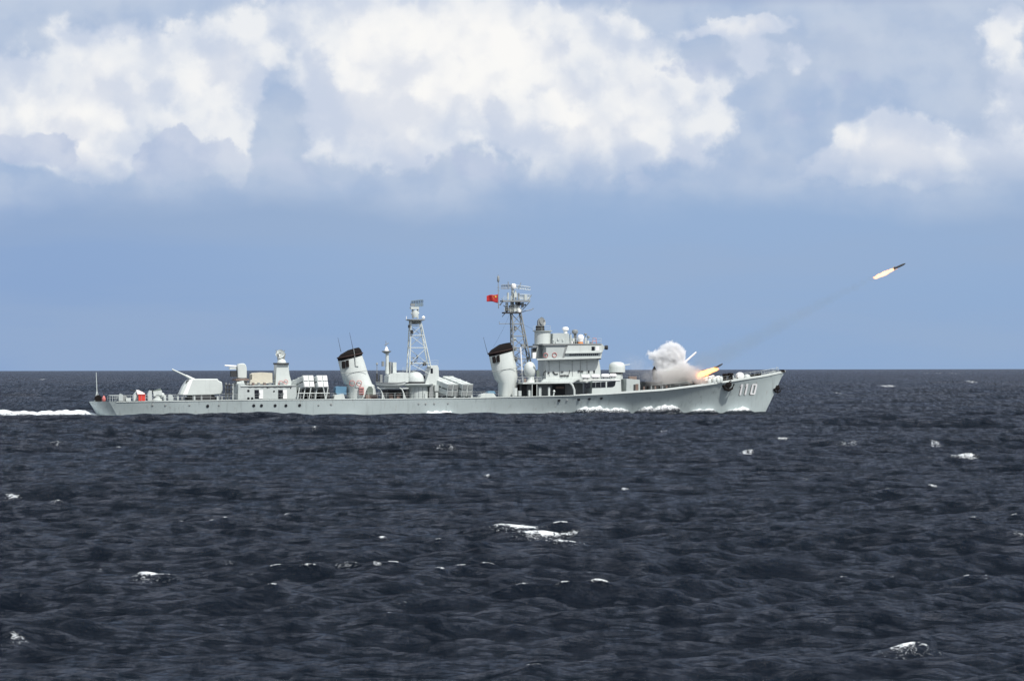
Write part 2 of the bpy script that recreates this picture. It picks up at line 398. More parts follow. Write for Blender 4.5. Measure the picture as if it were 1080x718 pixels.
# ------------------------------------------------------------------ sea
SEACOL = dict()
def build_sea():
    rng = np.random.RandomState(11)
    def seg(a, b, ratio):
        n = max(2, int(round(math.log(b / a) / ratio))); return np.exp(np.linspace(math.log(a), math.log(b), n + 1))[:-1]
    rr = np.concatenate([seg(14, 84, .012), seg(84, 230, .0013), seg(230, 690, .0013), seg(690, 760, .0008), seg(760, 2500, .003), seg(2500, 60000, .008), [60000.]])
    c0 = np.arange(-.163, .1631, .00045)
    g = []; a = .163; st = .001
    while a < 1.45: st *= 1.09; a += st; g.append(a)
    th = np.concatenate([-np.array(g[::-1]), c0, np.array(g)])
    RR, TH = np.meshgrid(rr, th, indexing='ij')
    X = RR * np.sin(TH); Y = RR * np.cos(TH)
    shp = X.shape
    dr = np.gradient(rr)[:, None] * np.ones_like(X)
    dt = np.gradient(th)[None, :] * RR
    sp = np.maximum(dr, dt * .8)
    Z = np.zeros(shp); DX = np.zeros(shp); DY = np.zeros(shp); J = np.zeros(shp); LOST = np.zeros(shp)
    X = X.astype(np.float32); Y = Y.astype(np.float32)
    NW = 120
    lam = np.exp(np.linspace(math.log(.42), math.log(40), NW)) * np.exp(rng.normal(0, .02, NW))
    lam = np.concatenate([lam, [52, 63, 76, 92, 110]]); NW += 5
    wind = R(-82)
    # patchy gusts
    gust = 1 + .28 * np.sin(X * .021 + Y * .013 + 1.) * np.sin(Y * .017 - X * .008 + 2.2) + .2 * np.sin(X * .07 - Y * .031) * np.sin(Y * .052 + .7)
    for i in range(NW):
        L = lam[i]; k = 2 * math.pi / L
        sprd = .26 + .26 * (1 - min(L, 12) / 12)
        ang = wind + rng.normal(0, sprd)
        eps = .060 * (1.0 if L < 2.2 else max(.36, (2.2 / L) ** .5))
        aa = eps / k
        att = np.clip((L / sp - 1.9) / 2., 0, 1)
        if L > 12: att = np.clip((L / sp - 1.2) / 2., 0.4, 1)
        kx, ky = k * math.cos(ang), k * math.sin(ang)
        ph = (X * np.float32(kx) + Y * np.float32(ky) + np.float32(rng.uniform(0, 6.283))).astype(np.float64)
        A = aa * att * gust
        LOST += eps * eps / 2 * (1 - att * att)
        c, s_ = np.cos(ph), np.sin(ph)
        Z += A * c
        DX -= A * s_ * math.cos(ang) * .85; DY -= A * s_ * math.sin(ang) * .85
        J += A * k * c
    # Jacobian-like crest measure -> natural whitecaps
    foam = np.zeros(shp)
    inner = (RR < 2500)
    t1, t2 = np.quantile(J[inner], .9993), np.quantile(J[inner], .99995)
    foam = np.clip((J - t1) / (t2 - t1), 0, 1) * np.clip((RR - 60) / 60, 0, 1)
    # breaking crests where the photograph shows them: (px, py, width px, strength, height m)
    caps = [(545, 562, 30, 1.15, .30), (574, 566, 38, 1.15, .32), (600, 571, 20, 1., .2), (165, 605, 30, 1.15, .3), (150, 608, 14, .6, .1),
            (958, 687, 34, 1.2, .4), (975, 690, 12, .8, .2), (910, 676, 9, .55, .1), (363, 598, 14, 1., .3), (397, 596, 7, .8, .12), (403, 568, 7, .9, .15),
            (1018, 481, 18, .85, .3), (986, 470, 9, .6, .1), (985, 513, 6, .9, .15), (14, 526, 10, .9, .25), (60, 528, 12, .6, .2),
            (826, 464, 9, .8, .25), (787, 475, 12, .7, .2), (470, 477, 22, .45, .1), (515, 497, 6, .8, .12), (658, 517, 5, .8, .1),
            (18, 682, 14, .75, .5), (1075, 565, 10, .6, .15), (1030, 562, 16, .4, .1), (255, 607, 22, .35, .1), (240, 592, 26, .35, .15),
            (685, 600, 14, .4, .1), (303, 542, 6, .6, .1), (58, 465, 10, .5, .12), (125, 473, 8, .5, .15), (895, 469, 18, .45, .15), (932, 407, 14, .7, .2),
            (990, 394, 5, .7, .2), (1023, 398, 8, .6, .2), (880, 413, 5, .6, .2), (46, 397, 5, .7, .2), (110, 690, 40, .28, .1), (1005, 554, 8, .4, .1),
            (700, 456, 8, .5, .1), (850, 507, 8, .5, .1), (610, 447, 10, .4, .1), (327, 446, 6, .5, .1), (1040, 610, 10, .4, .1), (650, 545, 8, .35, .1),
            (870, 655, 10, .35, .1), (425, 640, 10, .4, .12), (104, 603, 9, .4, .1), (500, 547, 8, .3, .1)]
    wx, wy, wz = X + DX, Y + DY, Z - CAMZ
    dep = wx * fw.x + wy * fw.y + wz * fw.z
    PU = 540 + F * (wx * r_.x + wy * r_.y + wz * r_.z) / dep
    PV = 359 - F * (wx * up.x + wy * up.y + wz * up.z) / dep
    for (px, py, w, k, h) in caps:
        dq = ((PU - px) / 6) ** 2 + ((PV - py) / 2.5) ** 2 - 2.2 * Z / .35
        ii = int(np.argmin(dq)); c = Vector((float(X.flat[ii]), float(Y.flat[ii]), 0)); dist = c.y
        h *= .62
        sx = w * dist / F * .85; sy = max(sx * .26, 1.0 * dist * dist / (F * CAMZ) * .35, .3)
        q = R(rng.uniform(-12, 12))
        ex = (X - c.x) * math.cos(q) + (Y - c.y) * math.sin(q); ey = -(X - c.x) * math.sin(q) + (Y - c.y) * math.cos(q)
        ey = ey + .35 * sx * np.sin(ex / sx * 1.7 + px)
        gf = np.exp(-(ex / sx) ** 2 - (ey / sy) ** 2)
        tail = np.exp(-(ex / (sx * 1.8)) ** 2 - ((ey + sy * 1.2) / (sy * 2.6 + .5)) ** 2)
        foam = np.maximum(foam, .34 * k * tail)
        foam = np.maximum(foam, k * np.clip(gf * 1.25, 0, 1) * (.85 + .15 * np.sin(ex * 9 / max(sx, .5) + py)))
        gh = np.exp(-(ex / (sx * 1.7)) ** 2) * np.exp(-(ey / max(sy * 1.1, .8)) ** 2)
        Z += h * gh
    # round the ship: wake, bow wave, foam along the waterline
    Li = np.array(SHIPI)
    lx = Li[0][0] * X + Li[0][1] * Y + Li[0][3]; ly = Li[1][0] * X + Li[1][1] * Y + Li[1][3]
    xs0, xs1 = st_bot.x, stem[0][1]
    uu = np.clip((lx - xs0) / (xs1 - xs0), 0, 1)
    hbw = np.interp(uu, bw_u, bw_v)
    near = (lx > xs0 - 1) & (lx < xs1 + 2)
    dd = np.abs(ly) - hbw
    def xat(px): return P(px, 437, -5).x
    # calm the waves slightly under the hull so that nothing breaks through the deck
    calm = np.where(near, np.clip((dd + 1.5) / 6, .7, 1), 1)
    Z *= calm; DX *= calm; DY *= calm
    nz = np.sin(lx * 1.9) * .3 + np.sin(lx * 4.3 + 1) * .3 + np.sin(lx * .83 + 2) * .35 + np.sin(lx * 9.1 + 2) * .15 + np.sin(ly * 3 + lx * 2.6) * .2
    for (p0, p1, k, h) in [(600, 668, 1.2, 1.5), (668, 724, 1.15, 1.7), (724, 765, 1.0, .75), (766, 802, 1.2, .9), (436, 482, 1.5, 1.2), (350, 380, 1.1, .6), (482, 603, .62, .25), (125, 350, .5, .15), (380, 436, .4, .15)]:
        a_, b_ = xat(p0), xat(p1)
        wgt = np.clip((lx - a_) / 2.5, 0, 1) * np.clip((b_ - lx) / 1.5, 0, 1)
        prof = np.exp(-(np.clip(dd, 0, None) / (1.1 if k < .6 else 1.9)) ** 2)
        inn = (dd > -4)
        foam = np.where(near & inn, np.maximum(foam, k * wgt * prof * (1 + .25 * nz)), foam)
        Z += np.where(near & inn, h * wgt * prof * (1 + .45 * nz), 0)
    # spreading bow-wave arm
    for (p0, off0, k) in [(760, 1.0, .55), (640, 2.0, .45)]:
        a_ = xat(p0); arm = (a_ - lx) * .20 + off0
        prof = np.exp(-((dd - arm) / 1.0) ** 2) * np.clip((a_ - lx) / 3, 0, 1) * np.clip(1 - (a_ - lx) / 26, 0, 1)
        foam = np.where(near, np.maximum(foam, k * prof * (1 + .5 * nz)), foam); Z += np.where(near, .30 * prof, 0)
    # stern wake
    back = xs0 - lx
    wk = np.clip(back / .5 + 1.5, 0, 1) * np.clip(1 - back / 260, 0, 1)
    wid = 4.8 + back * .02
    prof = np.exp(-(ly / wid) ** 4) * wk
    foam = np.maximum(foam, 1.05 * prof)
    wide = np.exp(-(np.clip(-ly - 2, 0, None) / 14) ** 2) * np.exp(-(np.clip(ly, 0, None) / 6) ** 2) * wk
    Z = Z * (1 - .7 * wide) + 1.45 * prof * (.8 + .10 * np.sin(lx * .27) + .06 * np.sin(lx * 1.7 + 1) + .03 * np.sin(lx * 3.9 + 2) + .12 * np.sin(ly * 2.2 + lx) + .04 * np.sin(ly * 4.2 - lx * 2.3)) * np.clip(back / 6, .25, 1) * np.clip(1.4 - back / 60, .7, 1)
    co = np.stack([X + DX, Y + DY, Z], -1).reshape(-1, 3).astype(np.float32)
    nr, nc = shp
    idx = np.arange(nr * nc).reshape(nr, nc)
    q = np.stack([idx[:-1, :-1], idx[:-1, 1:], idx[1:, 1:], idx[1:, :-1]], -1).reshape(-1, 4)
    me = bpy.data.meshes.new('sea')
    me.vertices.add(len(co)); me.vertices.foreach_set('co', co.ravel())
    me.loops.add(q.size); me.loops.foreach_set('vertex_index', q.ravel().astype(np.int32))
    me.polygons.add(len(q)); me.polygons.foreach_set('loop_start', (np.arange(len(q)) * 4).astype(np.int32))
    me.update(calc_edges=True)
    me.polygons.foreach_set('use_smooth', np.ones(len(q), bool))
    # normals must look up
    if me.polygons[0].normal.z < 0: me.flip_normals()
    LOST = np.sqrt(LOST / .10)
    at = me.attributes.new('lost', 'FLOAT', 'POINT'); at.data.foreach_set('value', LOST.ravel().astype(np.float32))
    at = me.attributes.new('foam', 'FLOAT', 'POINT'); at.data.foreach_set('value', foam.ravel().astype(np.float32))
    m_, N = mat('sea_water')
    pos = N.n('ShaderNodeNewGeometry').outputs['Position']
    fa = N.n('ShaderNodeAttribute', attribute_name='foam').outputs['Fac']
    pr = N.v('MULTIPLY', pos, (1.0, 1.6, 1.))
    h1 = N.noise(pr, 3.4, 6, .70, .7)
    h2 = N.noise(pr, .6, 3, .5, .3)
    h3 = N.noise(N.v('MULTIPLY', pos, (.7, 1.5, 1.)), .11, 4, .6, .4)
    lost = N.n('ShaderNodeAttribute', attribute_name='lost').outputs['Fac']   # wave slope too fine for the mesh there
    k_ = N.m('ADD', .30, N.m('MULTIPLY', lost, .42))
    hh = N.m('ADD', N.m('MULTIPLY', N.m('ADD', N.m('MULTIPLY', h1, .34), N.m('MULTIPLY', h2, .6)), k_), N.m('MULTIPLY', N.m('MULTIPLY', h3, 2.6), lost))
    bp = N.n('ShaderNodeBump'); bp.inputs['Strength'].default_value = 1.; bp.inputs['Distance'].default_value = BUMP
    N.link(hh, bp.inputs['Height'])
    body = N.n('ShaderNodeBsdfDiffuse'); body.inputs['Color'].default_value = (.004, .007, .012, 1); N.link(bp.outputs[0], body.inputs['Normal'])
    # light and dark of waves finer than the mesh, streaked into the reflection colour
    gn = N.noise(N.v('MULTIPLY', pos, (.8, .10, 1.)), 1., 8, .78, .3)
    gm = N.smooth(gn, .36, .64, .45, 1.42)
    gl = N.n('ShaderNodeBsdfGlossy'); N.link(N.scale(N.comb(SPEC * .96, SPEC * 1.0, SPEC * 1.12), gm), gl.inputs['Color']); gl.inputs['Roughness'].default_value = .14; N.link(bp.outputs[0], gl.inputs['Normal'])
    fr = N.n('ShaderNodeFresnel'); fr.inputs['IOR'].default_value = 1.33; N.link(bp.outputs[0], fr.inputs['Normal'])
    b = N.n('ShaderNodeMixShader'); N.link(fr.outputs[0], b.inputs[0]); N.link(body.outputs[0], b.inputs[1]); N.link(gl.outputs[0], b.inputs[2])
    fn = N.noise(N.v('MULTIPLY', pos, (1.7, .8, 2.6)), 2.6, 7, .78, .8)
    fn2 = N.noise(N.v('MULTIPLY', pos, (1., 1.2, 1.)), 9., 4, .65, .5)
    fm = N.m('ADD', fa, N.m('ADD', N.m('MULTIPLY', N.m('SUBTRACT', fn, .5), 3.6), N.m('MULTIPLY', N.m('SUBTRACT', fn2, .5), 1.0)))
    fmask = N.m('MULTIPLY', N.m('MULTIPLY', N.smooth(fm, .46, .92), N.smooth(fa, .12, .55)), N.smooth(fa, .3, 1.05, .62, 1.))
    foamb = N.n('ShaderNodeBsdfPrincipled')
    foamb.inputs['Base Color'].default_value = (.78, .82, .84, 1); foamb.inputs['Roughness'].default_value = .7
    bp2 = N.n('ShaderNodeBump'); bp2.inputs['Strength'].default_value = .8; bp2.inputs['Distance'].default_value = .2
    N.link(fn, bp2.inputs['Height']); N.link(bp2.outputs[0], foamb.inputs['Normal'])
    mxs = N.n('ShaderNodeMixShader'); N.link(fmask, mxs.inputs[0]); N.link(b.outputs[0], mxs.inputs[1]); N.link(foamb.outputs[0], mxs.inputs[2])
    o = N.n('ShaderNodeOutputMaterial'); N.link(mxs.outputs[0], o.inputs[0])
    me.materials.append(m_)
    ob = bpy.data.objects.new('sea', me); col.objects.link(ob)
    tag(ob, 'dark choppy open sea with scattered whitecaps', 'sea', kind='structure')
SPEC = .44
BUMP = .8
build_sea()

# ------------------------------------------------------------------ ship
ship = bpy.data.objects.new('destroyer', None); col.objects.link(ship)
ship.matrix_world = SHIPM
tag(ship, 'long pale grey destroyer with two black topped funnels steaming across the dark sea', 'warship')

mb = MB(); NU, NV = 110, 12
us = np.linspace(0, 1, NU) ** .92; BULGE = 3.3
rings = []
zlow = -2.5
for u in us:
    g = []
    for sgn in (-1, 1):
        seq = []
        for j in range(NV):
            z = zlow + (zd(u) - zlow) * j / (NV - 1)
            x = x_stern(z) + (x_stem(z) - x_stern(z)) * u
            seq.append((x, sgn * hb(u, z), z))
        g += seq if sgn < 0 else seq[::-1]
    rings.append(g)
n = len(rings[0]); vs = [p for g in rings for p in g]; fs = []
for i in range(NU - 1):
    for k in range(n - 1):
        if k == NV - 1: continue          # the deck is a part of its own
        fs.append((i * n + k, i * n + k + 1, (i + 1) * n + k + 1, (i + 1) * n + k))
mb.add(vs, fs, True)
# rounded transom
NT_ = 12; tv = []; tf = []
for i in range(NT_ + 1):
    s_ = -1 + 2 * i / NT_
    for j in range(NV):
        z = zlow + (zd(0) - zlow) * j / (NV - 1)
        tv.append((x_stern(z) - BULGE * (1 - abs(s_) ** 2.2), s_ * hb(0, z), z))
for i in range(NT_):
    for j in range(NV - 1): tf.append((i * NV + j, (i + 1) * NV + j, (i + 1) * NV + j + 1, i * NV + j + 1))
mb.add(tv, tf, True)
hull = part('hull', mb, 'hull', ship)
mb = MB(); vs = []; fs = []
for i, u in enumerate(us):
    x = x_stern(zd(u)) + (x_stem(zd(u)) - x_stern(zd(u))) * u
    w = hb(u, zd(u)) - .02
    vs += [(x, -w, zd(u) - .03), (x, 0, zd(u) + .05), (x, w, zd(u) - .03)]
for i in range(NU - 1):
    fs += [(3 * i, 3 * i + 3, 3 * i + 4, 3 * i + 1), (3 * i + 1, 3 * i + 4, 3 * i + 5, 3 * i + 2)]
o0 = len(vs)
for i in range(NT_ + 1):
    s_ = -1 + 2 * i / NT_; vs.append((x_stern(zd(0)) - BULGE * (1 - abs(s_) ** 2.2) + .02, s_ * (hb(0, zd(0)) - .02), zd(0) - .03))
fs.append(tuple(range(o0, o0 + NT_ + 1)))
mb.add(vs, fs)
part('deck', mb, 'deck', ship)
# raised plate edge along the forecastle, standing upright over the flare
for sgn in (-1, 1):
    mb = MB(); vs = []; fs = []; k = 0
    for u in np.linspace(tab[8][0] - .05, 1, 50):
        z0 = zd(u) - .12; z1 = zd(u) + .26 * min(1, (u - tab[8][0] + .05) / .05 * .5 + .35)
        x = x_stern(zd(u)) + (x_stem(zd(u)) - x_stern(zd(u))) * u; w = hb(u, zd(u)) + .05
        vs += [(x, sgn * w, z0), (x, sgn * (w - .02), z1), (x, sgn * (w - .12), z1), (x, sgn * (w - .12), z0)]
        if k:
            for e in range(4): fs.append(((k - 1) * 4 + e, (k - 1) * 4 + (e + 1) % 4, k * 4 + (e + 1) % 4, k * 4 + e))
        k += 1
    mb.add(vs, fs); part('toe_rail', mb, 'light', hull)  # lighter paint carries the light caught by the upright edge
# rub line along the side
mb = MB(); 
pts = []
for u in np.linspace(.01, .70, 60):
    z = zd(u) - .10; pts.append((x_stern(z) + (x_stem(z) - x_stern(z)) * u, -hb(u, z) - .03, z))
mb.tube(pts, .06, 6); part('sheer_strake', mb, 'light', hull)

# portholes and scuttles
def porthole(px, py, r=.2, dark=True):
    c = HP(px, py); mb = MB()
    mb.lathe((c.x, c.y + .05, c.z), [(r * 1.3, 0), (r * 1.3, .12), (r * .95, .14), (.0, .13)], 12, (0, -1, 0))
    part('porthole', mb, 'glass' if dark else 'mid', hull)
for (px, py) in [(219, 428), (267.6, 427.5), (275.8, 427.5), (290.2, 427.5), (301.6, 427.5), (316, 427.2), (589.6, 422), (610.3, 421), (621.6, 420.4), (634, 419.8)]: porthole(px, py, .22)
for (px, py) in [(336, 427), (349.5, 426.5), (349, 426), (441.5, 425.6), (449, 425.6), (458, 425.5), (472.5, 425.2), (598, 421.6), (161, 427), (174.5, 427), (200, 427), (231, 427)]: porthole(px, py, .14, False)

# hull number
def on_hull(quads, off, name, mt):
    mb = MB()
    for q in quads:
        # subdivide each quad so that it follows the curved plating
        (a, b, c, d) = [np.array(p, float) for p in q]
        n = 4; vs = []; fs = []
        for i in range(n + 1):
            for j in range(n + 1):
                s, t = i / n, j / n
                p = a * (1 - s) * (1 - t) + b * s * (1 - t) + c * s * t + d * (1 - s) * t
                h = HP(*p); vs.append((h.x, h.y - off, h.z))
        for i in range(n):
            for j in range(n):
                fs.append((i * (n + 1) + j, (i + 1) * (n + 1) + j, (i + 1) * (n + 1) + j + 1, i * (n + 1) + j + 1))
        mb.add(vs, fs, True)
    return part(name, mb, mt, hull)
def digit_strokes(kind, x0, y0, h, w, sl, st):
    """quads of a slanted digit; x0 bottom left, y0 bottom, sl slant over the height"""
    def pt(x, y): return (x0 + x + sl * (1 - y / h) if False else x0 + x + sl * (y / h), y0 - y)
    if kind == '1':
        return [[pt(0, 0), pt(st, 0), pt(st, h), pt(0, h)], [pt(-.9, 0), pt(0, 0), pt(0, 1.0), pt(-.9, 1.0)]][:1] + [[pt(-1.3, h - 3), pt(0, h - 2.0), pt(0, h), pt(-.2, h)]]
    return [[pt(0, 1), pt(st, 1), pt(st, h - 1), pt(0, h - 1)], [pt(w - st, 1), pt(w, 1), pt(w, h - 1), pt(w - st, h - 1)],
            [pt(.6, 0), pt(w - .6, 0), pt(w, 1.7), pt(0, 1.7)], [pt(0, h - 1.7), pt(w, h - 1.7), pt(w - .6, h), pt(.6, h)]]
for i, (kd, x0, y0, h, w) in enumerate([('1', 779.6, 416.6, 11.6, 2), ('1', 785.0, 416.4, 11.8, 2), ('0', 790.8, 416.2, 11.6, 5.6)]):
    on_hull(digit_strokes(kd, x0 - .8, y0 + .5, h, w, 2.6, 1.8), .035, 'hull_number_shadow', 'dark')
    on_hull(digit_strokes(kd, x0, y0, h, w, 2.6, 1.8), .05, 'hull_number', 'white')

# anchors
def anchor(c, s, name='anchor'):
    c = Vector(c); mb = MB()
    mb.tube([c + Vector((.1, 0, .9)) * s, c + Vector((-.1, 0, -.9)) * s], .22 * s, 8)
    mb.tube([c + Vector((-1.2, -.05, .1)) * s, c + Vector((-.8, -.1, -.8)) * s, c + Vector((0, -.1, -1.1)) * s, c + Vector((.8, -.1, -.7)) * s, c + Vector((1.25, -.05, .3)) * s], .34 * s, 8, .2 * s)
    mb.lathe(c + Vector((0, .1, .2)) * s, [(.75 * s, 0), (.7 * s, .25 * s), (.3 * s, .4 * s)], 12, (0, -1, 0))
    mb.tube([c + Vector((-.5, 0, .9)) * s, c + Vector((.6, 0, 1.0)) * s], .16 * s, 8)
    return part(name, mb, 'black', hull)
h = HP(768, 406.3); anchor((h.x, h.y - .25, h.z), .88)
h = P(820.7, 410, 0); anchor((h.x - .15, -.25, h.z), .62)

# ---- traced part helpers
def TP(name, poly, yn, yf, mt, parent, **kw):
    return part(name, MB().tp(poly, yn, yf, **kw), mt, parent)
def rect(x0, y0, x1, y1): return [(x0, y0), (x1, y0), (x1, y1), (x0, y1)]
def plate(name, poly, y, mt, parent, th=.05):
    """thin panel standing proud of the near face at plane y"""
    return part(name, MB().tp(poly, y - th, y + .02, squeeze=False), mt, parent)
def ring(px, py, y, parent, r=.42):
    c = P(px, py, y - .06); mb = MB(); pts = []
    for k in range(13): t = 2 * math.pi * k / 12; pts.append((c.x + r * math.cos(t), c.y, c.z + r * math.sin(t)))
    mb.tube(pts, .065, 6); return part('life_ring', mb, 'lifered', parent)
def rails(pts_px, y, hgt=1.0, name='railing', parent=None, step=1.6, r=.022, mt='light'):
    """stanchions and two wires following photo points of the base line"""
    mb = MB(); ps = [P(x, yy, y) for (x, yy) in pts_px]
    for a, b in zip(ps, ps[1:]):
        L = (b - a).length; k = max(1, int(L / step))
        for i in range(k + 1):
            q = a.lerp(b, i / k); mb.tube([q, q + Vector((0, 0, hgt))], r, 4)
        for f_ in (.5, 1.): mb.tube([a + Vector((0, 0, hgt * f_)), b + Vector((0, 0, hgt * f_))], r * .8, 4)
    return part(name, mb, mt, parent or ship)

# deck edge railing, stern to bow
for (u0_, u1_) in [(.005, .57), (.80, .985)]:
    for sgn in (-1, 1):
        mb = MB(); pr = None
        for u in np.linspace(u0_, u1_, int((u1_ - u0_) * 80)):
            z = zd(u); x = x_stern(z) + (x_stem(z) - x_stern(z)) * u; y = sgn * (hb(u, z) - .25); z += .1
            mb.tube([(x, y, z), (x, y, z + .95)], .02, 4)
            if pr is not None:
                for f_ in (.5, .95): mb.tube([(pr[0], pr[1], pr[2] + f_), (x, y, z + f_)], .014, 4)
            pr = (x, y, z)
        part('railing', mb, 'light', ship)

# ---- stern gear
mb = MB(); a = P(102.6, 423, 0); b = P(101.4, 392.5, 0); mb.tube([a, b], .09, 6, .05)
mb.tube([P(102.2, 412, 0), P(106, 423, .4)], .05, 5); mb.tube([P(102.2, 412, 0), P(100, 423, -.5)], .05, 5)
part('ensign_staff', mb, 'light', ship)
def winch(px, y, s, mt='dark'):
    c = D(px, y); mb = MB()
    mb.lathe((c.x, c.y - .5 * s, c.z + .55 * s), [(.5 * s, 0), (.55 * s, .1 * s), (.28 * s, .15 * s), (.28 * s, .85 * s), (.55 * s, .9 * s), (.5 * s, 1. * s)], 14, (0, 1, 0))
    mb.box(c.x - .55 * s, c.x + .55 * s, c.y - .62 * s, c.y - .5 * s, c.z, c.z + .7 * s)
    mb.box(c.x - .55 * s, c.x + .55 * s, c.y + .5 * s, c.y + .62 * s, c.z, c.z + .7 * s)
    return part('winch', mb, mt, ship)
winch(103.5, -1, 1.1, 'black'); winch(131, -3.4, 1.0, 'mid')
mb = MB()
for k in range(5):
    c = D(116 + 2.6 * k, -3.6); mb.tube([c, c + Vector((0, 0, 1.05))], .05, 5)
a = D(115.5, -3.6); b = D(128, -3.6)
mb.obox((a + b) / 2 + Vector((0, 1.2, 1.12)), ((b.x - a.x) / 2, 0, 0), (0, 1.3, 0), (0, 0, .06)); part('depth_charge_rack', mb, 'grey', ship)
TP('mooring_reel', [(123.5, 417.5), (126, 415), (129.5, 416), (130, 422.8), (124, 422.8)], -4.6, -3.2, 'grey', ship)
TP('deck_locker', rect(131.5, 419.8, 138, 422.8), -4.6, -3.4, 'light', ship)
# covered gun at the stern
g = TP('covered_gun', [(138.5, 422.6), (138.5, 417), (141, 414.2), (143.5, 412.2), (150, 413.2), (153.5, 416.5), (153.5, 422.6)], -3.8, -1.6, 'light', ship)
TP('canvas_cover', [(143.2, 411.2), (145.5, 410.9), (152.5, 414.4), (152.8, 415.9), (145, 416)], -4.1, -3.85, 'white', g)
mb = MB(); mb.tube([P(143, 412.6, -3), P(137.5, 410.8, -3.4)], .09, 6); part('barrel', mb, 'dark', g)
# twin automatic gun
g = TP('deck_gun', [(154.5, 422.4), (154.5, 415), (157, 411.5), (160, 411.8), (160.5, 422.4)], -3.6, -2.2, 'grey', ship)
mb = MB(); mb.lathe(D(166, -3.2), [(1.1, 0), (1.1, .25), (.6, .4), (.55, 1.0), (.75, 1.2)], 14)
mb.obox(P(166, 414.6, -3.2), (.8, 0, .1), (0, .6, 0), (-.05, 0, .45)); part('gun_mount', mb, 'light', g)
mb = MB()
for dy in (-.25, .25): mb.tube([P(168.5, 416.5, -3.2 + dy), P(160, 411.2, -3.2 + dy)], .13, 6, .09)
part('barrel', mb, 'dark', g)
mb = MB(); mb.obox(P(165.2, 412.0, -3.3), (.75, 0, .25), (0, .4, 0), (-.06, 0, .2)); part('ammunition_drum', mb, 'green', g)
mb = MB(); mb.lathe(P(170.8, 416.6, -3.2), [(.0, -.5), (.4, -.35), (.52, 0), (.4, .35), (0, .5)], 12); part('gun_shield', mb, 'light', g)
TP('mooring_bollard', [(172, 422.3), (171.8, 417.2), (174, 416.4), (175.4, 418), (175.2, 422.3)], -4.6, -3.8, 'light', ship)
TP('mooring_bollard', [(176.2, 422.2), (176.2, 417.5), (178.2, 415.7), (181, 416.2), (183, 419), (183, 422.2)], -4.6, -3.4, 'grey', ship)

# ---- aft main gun turret
tur = part('aft_gun_turret', MB().tp([(184.0, 416.3), (189, 407), (193.6, 401.6), (199, 399.6), (206.5, 399.4), (229.3, 399.4), (230, 401.2), (234.2, 402.8), (234.8, 408), (234.8, 415.4), (222, 416.4), (196, 417.0)], -2.2, 2.2, taper=.96), 'light', ship)
bv = tur.modifiers.new('bevel', 'BEVEL'); bv.width = .22; bv.segments = 3; bv.limit_method = 'ANGLE'
for dy in (-.55, .55):
    mb = MB(); mb.tube([P(208, 402, dy), P(196, 396.2, dy)], .30, 10, .24); mb.tube([P(197, 396.7, dy), P(181.4, 389.3, dy)], .17, 10, .13)
    part('barrel', mb, 'light', tur)
mb = MB(); c = D(212, 0); mb.lathe((c.x, 0, c.z), [(3.0, 0), (3.0, .5), (2.6, .55), (2.55, .95)], 28); part('turret_ring', mb, 'dark', tur)
plate('gun_port', [(195.5, 404.8), (196.6, 401.4), (199.8, 400.2), (199.2, 404.6)], -2.14, 'dark', tur)
plate('access_panel', [(199.5, 400.8), (203.5, 400.4), (197.5, 416), (193, 416)], -2.19, 'white', tur)
for k, px in enumerate((186, 190.5, 203.5, 211, 228, 232.5)):
    TP('deck_ventilator', rect(px, 417.6 + .3 * (k % 2), px + 2.6, 421.8), -4.7, -4.0, ['grey', 'mid'][k % 2], ship)

# ---- aft deckhouse
house = TP('aft_deckhouse', [(241.5, 421.2), (242, 404.5), (248, 404.5), (254, 407), (262, 406), (312.2, 406), (313.4, 420.6)], -4.6, 3.6, 'grey', ship)
for x0 in (237, 240.4, 244):
    TP('vent_trunk', rect(x0, 403.5 + (x0 - 237) * .2, x0 + 2.3, 421), -4.2, -3.2, 'mid' if x0 < 243 else 'grey', house)
mb = MB()
for py in (406, 410.5, 415): c = P(241.5, py, -4.3); mb.obox(c, (.7, 0, 0), (0, .5, 0), (0, 0, .09))
part('gangway', mb, 'dark', house)
YD = -4.6
for (a, b) in ((268.4, 273), (293.4, 298.2)):
    plate('doorway', rect(a, 411, b, 420.4), YD, 'glass', house, .03)
    mb = MB(); p0 = P(b + .2, 411, YD); p1 = P(b + 4.4, 420.4, YD)
    mb.obox(((p0.x + p1.x) / 2, YD - .12, (p0.z + p1.z) / 2), ((p1.x - p0.x) / 2, -.06, 0), (0, .035, 0), (0, 0, (p0.z - p1.z) / 2))
    d = part('door', mb, 'white', house)
    mb = MB(); c = P(b + .9, 416, YD - .2); mb.tube([c, c + Vector((0, 0, .35))], .04, 5); part('handle', mb, 'mid', d)
for (px, py, r) in ((262, 412, .2), (262, 420, .2), (266, 420, .2), (289, 412.5, .14), (306.5, 409.2, .1), (282, 408.6, .12)):
    c = P(px, py, YD); mb = MB(); mb.lathe((c.x, c.y + .02, c.z), [(r * 1.2, 0), (r * 1.2, .07), (r, .08)], 10, (0, -1, 0)); part('porthole', mb, 'glass', house)
mb = MB(); mb.tp([(254, 406.6), (312.6, 405.9), (312.6, 406.7), (254, 407.5)], -4.75, 3.8, squeeze=False); part('roof_edge', mb, 'light', house)
mb = MB(); pts = [P(262 + k * 2.0, 407.9 + .35 * math.sin(k * 1.9), YD - .08) for k in range(24)]; mb.tube(pts, .05, 5); part('fire_hose', mb, 'dark', house)
rails([(255, 406.5), (312, 406)], -4.6, .9, parent=house)
for (px, mt_) in ((265, 'brown'), (271, 'mid'), (277, 'brown'), (283, 'mid')):
    TP('ammunition_locker', rect(px, 403.2, px + 3.4, 406.2), -4.2, -3.2, mt_, house)
